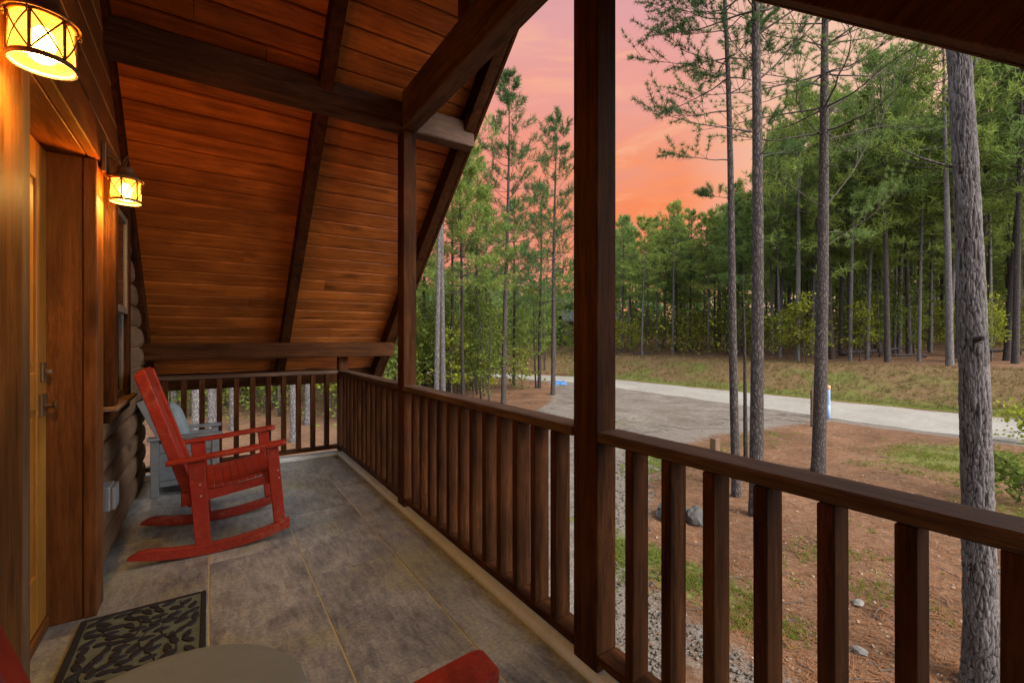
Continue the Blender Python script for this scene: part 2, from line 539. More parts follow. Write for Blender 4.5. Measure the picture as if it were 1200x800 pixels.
xs = np.concatenate([[-600, -300, -150, -80, -45, -28, -18, -12, -8, -5, -3, -1.5, -0.5, 0.5], np.arange(1.2, 31, 0.2), [31.5, 32.5, 34, 36, 39, 43, 48, 55, 65, 80, 110, 160, 260, 420, 700]])
ys = np.concatenate([[-600, -300, -150, -80, -45, -28, -18, -12, -8], np.arange(-5, 40, 0.25), [40.5, 42, 44, 47, 51, 56, 63, 75, 95, 130, 200, 350, 700]])
gx, gy = np.meshgrid(xs, ys)
gzv = gz(gx, gy)
nx, ny = len(xs), len(ys)
me = bpy.data.meshes.new('ground')
V = np.stack([gx.ravel(), gy.ravel(), gzv.ravel()], 1)
idx = np.arange(nx * ny).reshape(ny, nx)
F = np.stack([idx[:-1, :-1].ravel(), idx[:-1, 1:].ravel(), idx[1:, 1:].ravel(), idx[1:, :-1].ravel()], 1)


def np_mesh(name, V, F):
    me = bpy.data.meshes.new(name)
    V = np.asarray(V, np.float32); F = np.asarray(F, np.int32)
    k = F.shape[1]
    me.vertices.add(len(V)); me.vertices.foreach_set('co', V.ravel())
    me.loops.add(F.size); me.loops.foreach_set('vertex_index', F.ravel())
    me.polygons.add(len(F)); me.polygons.foreach_set('loop_start', np.arange(0, F.size, k, dtype=np.int32))
    me.update(calc_edges=True)
    return me


me = np_mesh('ground', V, F)
me.polygons.foreach_set('use_smooth', [True] * len(me.polygons))
# what grows or lies where (r: grass, g: gravel, b: dry grass bank / forest floor)
fx, fy = gx.ravel(), gy.ravel()
df = drive_field(fx, fy)
t = fx - road_far(np.minimum(fy, 60))
grass = np.zeros_like(fx)
def blob(cx, cy, rx, ry, a=1.0): return a * np.exp(-((fx - cx) / rx) ** 2 - ((fy - cy) / ry) ** 2)
grass += blob(4.5, 3.2, 0.45, 1.0, 0.85) + blob(4.2, 4.9, 0.6, 1.2, 0.8) + blob(6.3, 2.2, 1.0, 0.8, 0.35) + blob(14.0, 3.0, 2.4, 1.6, 0.75) + blob(8.6, 6.6, 1.6, 0.8, 0.8)
grass += blob(12.5, 6.6, 2.0, 0.8, 0.4) + blob(10.5, 1.2, 1.6, 1.0, 0.55) + blob(8.5, 3.4, 1.5, 1.2, 0.15) + blob(11.5, 10.5, 1.5, 1.0, 0.4)
grass += 0.95 * np.exp(-((t - 0.7) / 0.55) ** 2) * (fy < 26)
grass += np.clip(0.62 + 0.35 * wob(fx, fy, 0.45, 2.0) - 0.26, 0, 0.6) * smooth(0.9, 1.4, t) * (1 - smooth(3.6, 5.2, t))
gravel = smooth(-1.7, 0.5, df) * (fx < 19.5) * (fx > 1.5)
gravel = np.maximum(gravel, 0.55 * np.exp(-((fx - (3.3 + 0.15 * fy)) / 0.5) ** 2) * (fy > -1) * (fy < 4))
gravel = np.maximum(gravel, 0.8 * np.exp(-((fx - road_near(fy) + 0.2) / 0.5) ** 2) * (fy < 26))
bank = smooth(0.8, 1.6, t) * (1 - smooth(4.6, 6.6, t))
ca = me.color_attributes.new('cover', 'FLOAT_COLOR', 'POINT')
rgba = np.stack([np.clip(grass, 0, 1), np.clip(gravel, 0, 1), np.clip(bank, 0, 1), np.ones_like(fx)], 1).astype(np.float32)
ca.data.foreach_set('color', rgba.ravel())


def ground_mat():
    m, nt, b = new_mat('pine_straw_ground')
    tc = N(nt, 'ShaderNodeTexCoord'); o = tc.outputs['Object']
    at = N(nt, 'ShaderNodeAttribute', attribute_name='cover')
    sp = N(nt, 'ShaderNodeSeparateColor'); nt.links.new(at.outputs['Color'], sp.inputs[0])
    n1 = noise(nt, o, 0.9, 6, 0.65, 0.5); n2 = noise(nt, o, 9, 6, 0.7, 0.3); n3 = noise(nt, o, 55, 4, 0.75)
    mixn = math_(nt, 'ADD', math_(nt, 'MULTIPLY', n2, 0.5), math_(nt, 'MULTIPLY', n3, 0.5))
    straw = ramp(nt, [(0.33, (0.048, 0.021, 0.011)), (0.5, (0.138, 0.064, 0.032)), (0.66, (0.25, 0.136, 0.078))])
    nt.links.new(mixn, straw.inputs[0])
    strawc = mixc(nt, math_(nt, 'MULTIPLY', n1, 0.5), straw.outputs[0], (0.10, 0.078, 0.052))
    pt = ramp(nt, [(0.35, 0.62), (0.65, 1.2)]); nt.links.new(noise(nt, o, 0.45, 5, 0.6, 1.0), pt.inputs[0])
    strawc = mixc(nt, 1.0, strawc, pt.outputs[0], 'MULTIPLY')
    gr = ramp(nt, [(0.35, (0.032, 0.044, 0.010)), (0.65, (0.145, 0.165, 0.036))])
    nt.links.new(mixn, gr.inputs[0])
    gv = ramp(nt, [(0.33, (0.055, 0.040, 0.030)), (0.5, (0.125, 0.103, 0.084)), (0.68, (0.25, 0.22, 0.19))])
    nt.links.new(math_(nt, 'ADD', math_(nt, 'MULTIPLY', n3, 0.8), math_(nt, 'MULTIPLY', n2, 0.2)), gv.inputs[0])
    bk = ramp(nt, [(0.3, (0.055, 0.034, 0.016)), (0.5, (0.125, 0.078, 0.036)), (0.7, (0.20, 0.135, 0.070))])
    nt.links.new(mixn, bk.inputs[0])
    def mask(ch, k):
        a = math_(nt, 'ADD', ch, math_(nt, 'MULTIPLY', math_(nt, 'SUBTRACT', math_(nt, 'ADD', math_(nt, 'MULTIPLY', n1, 0.5), math_(nt, 'MULTIPLY', n2, 0.5)), 0.5), k))
        r = ramp(nt, [(0.38, 0.0), (0.58, 1.0)]); nt.links.new(a, r.inputs[0]); return r.outputs[0]
    c = mixc(nt, mask(sp.outputs[2], 1.2), strawc, bk.outputs[0])
    c = mixc(nt, mask(sp.outputs[1], 1.5), c, gv.outputs[0])
    c = mixc(nt, math_(nt, 'MULTIPLY', mask(sp.outputs[0], 2.0), 0.85), c, gr.outputs[0])
    nt.links.new(c, b.inputs['Base Color'])
    b.inputs['Roughness'].default_value = 0.95; b.inputs['Specular IOR Level'].default_value = 0.1
    bump(nt, b, mixn, 0.7, 0.05)
    return m


tag(link_mesh('ground', me, ground_mat()), kind='structure')


def gravel_mat(name, lo, mid, hi, big=1.0):
    m, nt, b = new_mat(name)
    tc = N(nt, 'ShaderNodeTexCoord'); o = tc.outputs['Object']
    n1 = noise(nt, o, 0.7, 5, 0.6, 0.8); n2 = noise(nt, o, 6, 5, 0.65); n3 = noise(nt, o, 70, 3, 0.8)
    vo = N(nt, 'ShaderNodeTexVoronoi'); vo.inputs['Scale'].default_value = 38; nt.links.new(o, vo.inputs['Vector'])
    f = math_(nt, 'ADD', math_(nt, 'MULTIPLY', n3, 0.4), math_(nt, 'ADD', math_(nt, 'MULTIPLY', n2, 0.3), math_(nt, 'MULTIPLY', n1, 0.3)))
    rp = ramp(nt, [(0.36, lo), (0.5, mid), (0.64, hi)])
    nt.links.new(f, rp.inputs[0])
    vr = ramp(nt, [(0.0, 1.25), (0.6, 0.7)]); nt.links.new(vo.outputs['Distance'], vr.inputs[0])
    c = mixc(nt, 0.6 * big, rp.outputs[0], mixc(nt, 1.0, rp.outputs[0], vr.outputs[0], 'MULTIPLY'))
    nt.links.new(c, b.inputs['Base Color'])
    b.inputs['Roughness'].default_value = 0.95; b.inputs['Specular IOR Level'].default_value = 0.1
    bump(nt, b, math_(nt, 'ADD', f, vo.outputs['Distance']), 0.5, 0.03)
    return m


# road: one strip with slightly ragged edges
ry = np.arange(-40, 44, 0.3)
nE = np.array([mnoise.noise(Vector((0.0, y * 0.8, 3.1))) * 0.28 + mnoise.noise(Vector((0.0, y * 3.0, 7.1))) * 0.1 for y in ry])
nF = np.array([mnoise.noise(Vector((5.0, y * 0.8, 3.1))) * 0.22 + mnoise.noise(Vector((5.0, y * 3.0, 9.1))) * 0.1 for y in ry])
k = 7
rv = []; rf = []
for i, y in enumerate(ry):
    a = float(road_near(y)) + nE[i]; b_ = float(road_far(y)) + nF[i] - 0.1
    for j in range(k):
        tt = j / (k - 1)
        edge = 0.0 if 0 < j < k - 1 else -0.012
        rv.append((a + (b_ - a) * tt, y, -1.4 + 0.02 + edge + 0.03 * math.sin(math.pi * tt)))
for i in range(len(ry) - 1):
    for j in range(k - 1):
        p = i * k + j
        rf.append((p, p + 1, p + k + 1, p + k))
rm = np_mesh('road', rv, rf); rm.polygons.foreach_set('use_smooth', [True] * len(rm.polygons))
tag(link_mesh('road', rm, gravel_mat('road_dust', (0.155, 0.138, 0.118), (0.225, 0.207, 0.18), (0.29, 0.27, 0.238), 0.3)), kind='structure')

# gravel drive: fine cells kept where the field (with noise) is inside
cell = 0.14
dx = np.arange(2.0, 19.0, cell); dy = np.arange(1.0, 24.0, cell)
vid = {}; dv = []; dfc = []
DX, DY = np.meshgrid(dx, dy)
FLD = drive_field(DX, DY)
for i in range(len(dy) - 1):
    for j in range(len(dx) - 1):
        f0 = FLD[i, j]
        if f0 < -1.3: continue
        x, y = dx[j], dy[i]
        if x > float(road_near(y)) + 0.25: continue
        if f0 < 2.2:
            nn = mnoise.noise(Vector((x * 1.1, y * 1.1, 0.5))) * 1.3 + mnoise.noise(Vector((x * 7.0, y * 7.0, 1.5))) * 0.5 + mnoise.noise(Vector((x * 3.3, y * 3.3, 4.5))) * 0.45
            if f0 + nn < 0.25: continue
        q = []
        for (ii, jj) in ((i, j), (i, j + 1), (i + 1, j + 1), (i + 1, j)):
            kk = (ii, jj)
            if kk not in vid:
                vid[kk] = len(dv)
                jx = dx[jj] + 0.05 * mnoise.noise(Vector((ii * 1.3, jj * 1.7, 2.2))); jy = dy[ii] + 0.05 * mnoise.noise(Vector((ii * 1.7, jj * 1.3, 8.2)))
                dv.append((jx, jy, float(gz(jx, jy)) + 0.012))
            q.append(vid[kk])
        dfc.append(q)
dm = np_mesh('driveway', dv, dfc); dm.polygons.foreach_set('use_smooth', [True] * len(dm.polygons))
tag(link_mesh('driveway', dm, gravel_mat('drive_gravel', (0.070, 0.050, 0.036), (0.135, 0.112, 0.092), (0.225, 0.197, 0.17))), kind='structure')

# ------------------------------------------------------------------ porch floor
FX0, FX1, FY0, FY1 = -0.66, 1.205, -1.0, 5.345
slab = MB().box(-0.62, 1.33, -1.0, 5.47, -0.3, -0.0028)
tag(slab.build('porch_slab', M_grout), kind='structure')
fl = MB()
rr = random.Random(3)
cols_ = [(-0.66, 0.0, 0.75), (0.0, 0.467, 0.17), (0.467, 0.94, 0.70), (0.94, 1.205, 0.19)]
g = 0.0032
for (xa, xb, oy) in cols_:
    y = oy - 3.0
    while y < FY1:
        ya, yb = max(y, FY0), min(y + 1.0, FY1)
        if yb - ya > 0.02:
            fl.cur = rr.random()
            fl.box(xa + g, xb - g, ya + g * 0.6, yb - g * 0.6, -0.05, rr.uniform(-0.001, 0.001))
        y += 1.0
tag(fl.build('porch_floor', M_floor, bevel=0.0022), kind='structure')
# rounded concrete lip under the railings
lip = [(1.209, -0.05), (1.209, 0.012), (1.222, 0.030), (1.25, 0.040), (1.30, 0.040), (1.34, 0.030), (1.352, 0.01), (1.352, -0.25), (1.335, -0.25)]
ed = MB().prism(lip, 1, -1.0, 5.35)
ed.prism([(5.352, -0.05), (5.352, 0.012), (5.365, 0.030), (5.40, 0.038), (5.45, 0.038), (5.48, 0.025), (5.49, 0.0), (5.49, -0.25), (5.475, -0.25)], 0, -0.62, 1.352)
tag(ed.build('porch_edge', M_concrete, smooth=False, bevel=0.003), kind='structure')
tag(MB().box(-0.6, 1.30, -1.0, 5.44, -1.7, -0.302).build('porch_foundation', M_found), kind='structure')

# ------------------------------------------------------------------ cabin wall with door and window
wall = empty('cabin_wall', (-0.6, 2.3, 0), 'log wall of the cabin on the left with a honey wood door and a dark window', 'wall')


def zdeck(y):          # underside of the roof boards
    yy = y if y >= 2.33 else 4.66 - y
    return 1.455 + 0.87 * (5.3 - yy)


lg = MB()
rr = random.Random(5)
hgt = 0.175


def log_seg(y0, y1, z0):
    if y1 - y0 < 0.02: return
    lg.cur = rr.random()
    prof = []
    xc = -0.575
    for a in range(-80, 81, 16):
        prof.append((xc + 0.050 + 0.036 * math.cos(R(a)) ** 0.7, z0 + hgt / 2 + (hgt / 2 - 0.004) * math.sin(R(a))))
    prof += [(-0.66, z0 + hgt - 0.002), (-0.66, z0 + 0.002)]
    lg.prism(prof, 1, y0, y1)


ub = MB(); cb_ = MB()
z = 0.0
while z < 3.9:
    zt = z + hgt
    if zt <= zdeck(5.40): ya, yb = -0.76, 5.42
    else:
        yb = 5.3 - (zt - 1.455) / 0.87 + 0.06
        ya = 4.66 - yb
    segs = [(ya, yb)]
    cuts = []
    if z < 2.30: cuts.append((1.50, 2.96))
    if zt > 0.88 and z < 2.16: cuts.append((3.14, 3.86))
    for (c0, c1) in cuts:
        ns = []
        for (s0, s1) in segs:
            if c1 <= s0 or c0 >= s1: ns.append((s0, s1))
            else:
                if c0 > s0: ns.append((s0, c0))
                if c1 < s1: ns.append((c1, s1))
        segs = ns
    for (s0, s1) in segs:
        if z > 2.27:
            ub.cur = rr.random()
            ub.prism([(-0.66, z + 0.002), (-0.49, z + 0.002), (-0.482, z + 0.010), (-0.482, z + hgt - 0.012), (-0.488, z + hgt - 0.006), (-0.66, z + hgt - 0.006)], 1, s0, s1)
            cb_.prism([(-0.60, z + hgt - 0.0055), (-0.481, z + hgt - 0.0055), (-0.481, z + hgt + 0.0015), (-0.60, z + hgt + 0.0015)], 1, s0 + 0.003, s1 - 0.003)
        else: log_seg(s0, s1, z)
    z += hgt
ub.build('upper_boards', W_case('Y'), wall)
cb_.build('caulk_lines', M_caulk, wall)
MB().box(-0.64, -0.522, -0.7, 1.498, 0.02, 2.2).box(-0.64, -0.522, 3.862, 5.36, 0.02, 1.5).box(-0.64, -0.522, 2.962, 3.862, 0.02, 0.86).build('chinking', M_caulk, wall)
lo = lg.build('logs', W_log('Y'), wall, smooth=False)
for p in lo.data.polygons: p.use_smooth = True
lo.data.set_sharp_from_angle(angle=R(35))
MB().box(-0.80, -0.66, -0.76, 5.42, 0, 1.0).box(-0.80, -0.66, -0.76, 3.0, 1.0, 2.2).box(-0.80, -0.72, 3.0, 5.42, 1.0, 2.2).box(-0.80, -0.66, 0.6, 4.1, 2.2, 3.2).build('wall_core', M_darkglassframe, wall)

# door frame: near casing, far jamb and casing, header
fr = empty('door_frame', (-0.6, 2.3, 0), None, None); fr.parent = wall
fr.location = (0, 0, 0); ORIG[fr.name] = ORIG[wall.name]
MB().box(-0.655, -0.44, 1.50, 1.845, 0.0, 2.149).build('casing_board', W_mid('Z'), fr, bevel=0.004)
MB().box(-0.655, -0.448, 1.848, 1.945, 0.0, 2.149).build('casing_board', W_log('Z'), fr, bevel=0.004)
MB().box(-0.655, -0.491, 2.872, 2.957, 0.0, 2.149).build('jamb_board', W_case('Z'), fr, bevel=0.003)
MB().box(-0.488, -0.44, 2.868, 3.03, 0.0, 2.149).build('casing_board', W_case('Z'), fr, bevel=0.004)
MB().box(-0.655, -0.475, 1.50, 3.02, 2.152, 2.30).build('header_board', W_case('Y'), fr, bevel=0.003)
MB().box(-0.472, -0.430, 1.47, 3.05, 2.152, 2.325).build('header_board', W_case('Y'), fr, bevel=0.005)
MB().box(-0.655, -0.60, 1.948, 2.869, 0.0, 0.055).build('sill', W_case('Y'), fr, bevel=0.006)

# door: stiles, rails and panels; lock hardware on the latch stile
dr = MB()
dr.box(-0.66, -0.622, 1.948, 2.869, 0.058, 2.148)
for (a, b_) in ((1.95, 2.02), (2.735, 2.867)):
    dr.box(-0.64, -0.610, a, b_, 0.06, 2.146)
for (a, b_) in ((0.06, 0.30), (1.0, 1.16), (1.98, 2.146)):
    dr.box(-0.64, -0.611, 2.022, 2.733, a, b_)
dr.box(-0.64, -0.615, 2.05, 2.36, 0.33, 0.97).box(-0.64, -0.615, 2.40, 2.71, 0.33, 0.97)
dr.box(-0.64, -0.615, 2.05, 2.36, 1.19, 1.95).box(-0.64, -0.615, 2.40, 2.71, 1.19, 1.95)
door = dr.build('door', W_door('Z'), wall, bevel=0.004)
hw = MB().box(-0.612, -0.600, 2.775, 2.835, 1.115, 1.20)
hw.lathe([(0.0, 0.0), (0.02, 0.0), (0.02, 0.02), (0.0, 0.02)], (-0.595, 2.805, 1.15), 12)
hw.build('deadbolt', M_bronze, door, bevel=0.003)
hk = MB().box(-0.612, -0.599, 2.755, 2.84, 0.965, 1.06)
hk.tube([(-0.60, 2.80, 1.01), (-0.575, 2.80, 1.01), (-0.562, 2.80, 1.01)], [0.012, 0.012, 0.02], 10)
hk.build('door_knob', M_bronze, door, bevel=0.002)

# window
win = empty('window', (0, 0, 0), None, None); win.parent = wall; win.location = (0, 0, 0); ORIG[win.name] = ORIG[wall.name]
wf = MB()
wf.box(-0.66, -0.41, 3.145, 3.235, 0.95, 2.16).box(-0.66, -0.425, 3.755, 3.855, 0.95, 2.16)
wf.box(-0.66, -0.418, 3.237, 3.753, 2.06, 2.16)
wf.box(-0.66, -0.43, 3.145, 3.855, 0.862, 0.925)
wf.build('window_casing', W_dark('Z'), win, bevel=0.004)
MB().box(-0.66, -0.395, 3.11, 3.89, 0.926, 0.949).build('window_sill', W_log('Y'), win, bevel=0.004)
sh = MB()
for (z0, z1, xf) in ((0.951, 1.49, -0.448), (1.46, 2.058, -0.428)):
    sh.box(xf - 0.03, xf, 3.238, 3.28, z0, z1).box(xf - 0.03, xf, 3.705, 3.752, z0, z1)
    sh.box(xf - 0.029, xf - 0.001, 3.281, 3.704, z0, z0 + 0.04).box(xf - 0.029, xf - 0.001, 3.281, 3.704, z1 - 0.04, z1)
sh.build('sash', M_sash, win, bevel=0.003)
MB().box(-0.463, -0.457, 3.281, 3.704, 0.992, 1.449).box(-0.443, -0.437, 3.281, 3.704, 1.501, 2.017).build('pane', M_glass, win)

# outlet box on the logs
ob = MB().box(-0.52, -0.437, 3.20, 3.34, 0.385, 0.515)
bx = ob.build('outlet_box', M_metalgrey, bevel=0.006, seg=2, loc=(-0.49, 3.205, 0.395))
tag(bx, 'small grey metal outlet box with hinged cover low on the log wall', 'outlet')
lid = MB().box(-0.435, -0.418, 3.205, 3.335, 0.39, 0.51)
ORIG[bx.name] = Vector((-0.49, 3.205, 0.395))
lid.build('cover', M_metalgrey, bx, bevel=0.004, seg=2)

# ------------------------------------------------------------------ roof
roof = empty('porch_roof', (0.7, 2.33, 2.9), 'steep gabled porch roof of orange stained boards on dark rafters and beams', 'roof')
XA, XB = -0.62, 1.83
ct, st = math.cos(SLOPE), math.sin(SLOPE)


def slope_pt(s, n, side):
    """s: distance down the slope from the ridge, n: up from the underside of the boards"""
    y = 2.33 + side * (s * ct + n * st)
    zz = zdeck(2.33) - s * st + n * ct
    return y, zz


LS = (5.90 - 2.33) / ct
rr = random.Random(11)
for side, ax in ((1, 'X'), (-1, 'X')):
    dk = MB()
    s = 0.02
    wd = 0.142
    while s < LS:
        e = min(s + wd, LS)
        # board broken into two or three lengths
        cuts = [XA] + ([rr.uniform(-0.1, 1.6)] if rr.random() < 0.22 else []) + [XB]
        for a, b_ in zip(cuts[:-1], cuts[1:]):
            dk.cur = rr.random()
            prof = [slope_pt(s + 0.0035, 0.009, side), slope_pt(s + 0.011, 0.0, side), slope_pt(e - 0.011, 0.0, side), slope_pt(e - 0.0035, 0.009, side), slope_pt(e - 0.0025, 0.022, side), slope_pt(s + 0.0025, 0.022, side)]
            dk.prism(prof, 0, a + 0.0015, b_ - 0.0015)
        s = e
    dk.build('roof_boards', W_deck('X'), roof)
    sh_ = MB().prism([slope_pt(-0.03, 0.024, side), slope_pt(LS, 0.024, side), slope_pt(LS, 0.07, side), slope_pt(-0.03, 0.07, side)], 0, XA, XB + 0.025)
    sh_.build('roofing', M_roofing, roof)
    # rafters
    axn = 'T' if side == 1 else 'S'
    for xr in (-0.50, 0.67):
        MB().prism([slope_pt(0.0, -0.14, side), slope_pt(LS, -0.14, side), slope_pt(LS, -0.001, side), slope_pt(0.0, -0.001, side)], 0, xr - 0.043, xr + 0.043).build('rafter', W_dark(axn), roof, bevel=0.004)
    MB().prism([slope_pt(0.0, -0.15, side), slope_pt(LS, -0.15, side), slope_pt(LS, -0.001, side), slope_pt(0.0, -0.001, side)], 0, 1.735, 1.825).build('rafter', W_dark(axn), roof, bevel=0.004)
    MB().prism([slope_pt(-0.02, -0.152, side), slope_pt(LS + 0.02, -0.152, side), slope_pt(LS + 0.02, 0.03, side), slope_pt(-0.02, 0.03, side)], 0, 1.829, 1.856).build('barge_board', W_dark(axn), roof, bevel=0.003)
    MB().prism([slope_pt(-0.02, -0.03, side), slope_pt(LS + 0.02, -0.03, side), slope_pt(LS + 0.02, 0.075, side), slope_pt(-0.02, 0.075, side)], 0, 1.859, 1.885).build('barge_trim', M_concrete if False else W_post(axn), roof, bevel=0.003)
    # eave board
    ye, ze = slope_pt(LS, 0, side)
    ya, yb = sorted((ye + side * 0.004, ye + side * 0.035))
    MB().box(XA, 1.826, ya, yb, ze - 0.17, ze + 0.04).build('eave_board', W_dark('X'), roof, bevel=0.003)
    # purlins: upper, lower
    for (yc, zb, zt, h) in ((3.365, 2.885, 3.085, 0.062), (5.30, 1.105, 1.265, 0.05)):
        yc = yc if side == 1 else 4.66 - yc
        MB().box(XA, 1.826, yc - h, yc + h, zb, zt).build('cross_beam', W_weather_lit('X') if zb > 2 else W_dark('X'), roof, bevel=0.006)
MB().box(1.205, 1.325, 1.36, 3.30, 2.883, 3.155).build('top_plate', W_weather_lit('Y'), roof, bevel=0.006)
MB().box(1.212, 1.318, 2.265, 2.395, 3.158, 3.80).build('king_post', W_dark('Z'), roof, bevel=0.005)
MB().box(XA, 1.826, 2.27, 2.39, 3.78, 3.96).build('ridge_beam', W_dark('X'), roof, bevel=0.005)

# ------------------------------------------------------------------ posts and railings
def post(y0, y1, zt, label):
    o = MB().box(1.219, 1.322, y0, y1, 0.036, zt).build('porch_post', W_dark('Z'), bevel=0.006, seg=2, loc=(1.27, (y0 + y1) / 2, 0.036))
    return tag(o, label, 'post', 'porch posts')


post(1.253, 1.387, 2.881, 'thick dark post in front of the road, nearest of the tall porch posts')
post(3.305, 3.437, 2.881, 'dark porch post half way along, joined to the sloping roof beams')
post(5.36, 5.46, 1.103, 'short dark corner post where the two railings meet at the far end')
post(-0.80, -0.67, 1.103, 'short corner post behind the camera end of the railing')


def bal_side(y, root):
    return MB().box(1.222, 1.304, y, y + 0.038, 0.1115, 0.9095).build('baluster', W_dark('Z'), root, bevel=0.003)


def rail_side(y0, y1, balys, label):
    root = empty('porch_railing', (1.27, (y0 + y1) / 2, 0.04), label, 'railing')
    ORIG[root.name] = Vector((1.27, (y0 + y1) / 2, 0.04))
    MB().box(1.214, 1.330, y0, y1, 0.912, 0.952).build('top_rail', W_weather_lit('Y'), root, bevel=0.005)
    MB().box(1.22, 1.318, y0 + 0.002, y1 - 0.002, 0.072, 0.109).build('bottom_rail', W_dark('Y'), root, bevel=0.003)
    proto = None
    for y in balys:
        if proto is None:
            proto = bal_side(y, root); yp = y
        else:
            c = proto.copy(); col.objects.link(c); c.parent = root; c.location = (random.uniform(-0.0012, 0.0012), y - yp + random.uniform(-0.002, 0.002), 0); c.rotation_euler = (random.uniform(-0.003, 0.003), 0, 0)
    return root


rail_side(-0.665, 1.250, [1.080 - 0.1525 * i for i in range(12)], 'near stretch of brown railing on the right, below the sloping roof edge')
rail_side(1.39, 3.302, [1.503 + 0.147 * i for i in range(12)], 'middle stretch of brown railing between the two tall posts')
rail_side(3.44, 5.357, [3.548 + 0.147 * i for i in range(12)], 'far stretch of brown railing beyond the second tall post')
root = empty('porch_railing', (0.35, 5.41, 0.04), 'end railing across the far end of the porch under the low eave', 'railing')
MB().box(-0.487, 1.217, 5.355, 5.465, 0.912, 0.952).build('top_rail', W_weather_lit('X'), root, bevel=0.005)
MB().box(-0.487, 1.217, 5.362, 5.45, 0.072, 0.109).build('bottom_rail', W_dark('X'), root, bevel=0.003)
for i in range(11):
    x = 1.075 - 0.1445 * i
    if i == 0: proto = MB().box(x, x + 0.045, 5.365, 5.445, 0.1115, 0.9095).build('baluster', W_dark('Z'), root, bevel=0.003)
    else:
        c = proto.copy(); col.objects.link(c); c.parent = root; c.location = (-0.1445 * i, 0, 0)

# ------------------------------------------------------------------ lanterns
def lantern(y, label):
    x, z = -0.345, 2.03
    K = 0.73
    L = empty('wall_lantern', (-0.43, y, z), label, 'lantern', 'lit wall lanterns')
    rb = 0.078
    MB().lathe([(rb - 0.003, -0.058), (rb, -0.058), (rb, 0.082), (rb - 0.003, 0.082)], (x, y, z), 32, True).lathe([(0.0005, -0.064), (0.06, -0.064), (0.074, -0.063), (0.074, -0.060), (0.0005, -0.060)], (x, y, z), 32).build('glass_shade', M_lglass, L, smooth=True)
    b = MB().lathe([(0.001, 0.055), (0.014, 0.05), (0.030, 0.028), (0.037, 0.0), (0.030, -0.026), (0.014, -0.040), (0.001, -0.043)], (x, y, z + 0.01), 16)
    b.build('bulb', M_bulb, L, smooth=True)
    MB().tube([(x, y, z + 0.062), (x, y, z + 0.10)], 0.014, 10).build('socket', M_bronze, L)
    cp = MB().lathe([(0.098, 0.080), (0.101, 0.084), (0.098, 0.089), (0.075, 0.104), (0.050, 0.128), (0.046, 0.136), (0.046, 0.160), (0.040, 0.170), (0.020, 0.176), (0.001, 0.178)], (x, y, z), 32)
    cp.lathe([(0.097, 0.080), (0.06, 0.098), (0.001, 0.12)], (x, y, z), 32)
    cp.build('cap', M_bronze, L, smooth=True)
    cg = MB()
    cg.lathe([(0.079, -0.070), (0.090, -0.070), (0.092, -0.060), (0.086, -0.052), (0.079, -0.052)], (x, y, z), 32, True)
    cg.lathe([(0.079, 0.074), (0.086, 0.074), (0.086, 0.084), (0.079, 0.084)], (x, y, z), 32, True)
    nb = 6
    for k in range(nb):
        a = 2 * math.pi * (k + 0.35) / nb
        c_, s_ = math.cos(a), math.sin(a)
        cg.tube([(x + 0.0835 * c_, y + 0.0835 * s_, z - 0.056), (x + 0.0835 * c_, y + 0.0835 * s_, z + 0.08)], 0.0055, 6)
        a2 = 2 * math.pi * (k + 1.35) / nb
        for (za, zb) in ((-0.054, 0.078), (0.078, -0.054)):
            pts = []
            for i in range(7):
                tt = i / 6; aa = a + (a2 - a) * tt
                pts.append((x + 0.082 * math.cos(aa), y + 0.082 * math.sin(aa), z + za + (zb - za) * tt))
            cg.tube(pts, 0.0030, 5)
        # small scrolls under the cap
        cg.tube([(x + 0.095 * c_, y + 0.095 * s_, z + 0.078), (x + 0.101 * c_, y + 0.101 * s_, z + 0.070), (x + 0.097 * c_, y + 0.097 * s_, z + 0.062), (x + 0.090 * c_, y + 0.090 * s_, z + 0.066)], 0.003, 5)
    cg.build('cage', M_bronze, L, smooth=True)
    rg = MB(); pts = []
    for i in range(25):
        a = 2 * math.pi * i / 24
        pts.append((x + 0.012 * math.sin(a), y + 0.036 * math.cos(a), z + 0.212 + 0.036 * math.sin(a)))
    rg.tube(pts, 0.0032, 6).build('top_ring', M_bronze, L, smooth=True)
    br = MB().box(-0.4295, -0.412, y - 0.05, y + 0.05, z + 0.075, z + 0.215)
    br.tube([(-0.42, y, z + 0.17), (-0.40, y, z + 0.165), (x - 0.03, y, z + 0.15)], 0.012, 8)
    br.build('bracket', M_bronze, L, bevel=0.003)
    ld = bpy.data.lights.new('lantern_light', 'POINT'); ld.energy = LAMP_W; ld.color = (1.0, 0.60, 0.17); ld.shadow_soft_size = 0.028
    lo_ = bpy.data.objects.new('lantern_light', ld); col.objects.link(lo_); lo_.parent = L
    lo_.location = Vector((x, y, z - 0.045)) - Vector(L.location) + Vector((0.0, 0, 0.0))
    ctr = Vector((x, y, z)); base = Vector(L.location)
    for o_ in L.children:
        if o_.type == 'MESH' and o_.name.split('.')[0] != 'bracket':
            for v in o_.data.vertices: v.co = (ctr - base) + (v.co - (ctr - base)) * K
    return L


LAMP_W = 7.0
lantern(1.59, 'large looking lit bronze lantern at the top left corner, nearer one')
lantern(2.95, 'lit bronze lantern further along the wall, between door and window')

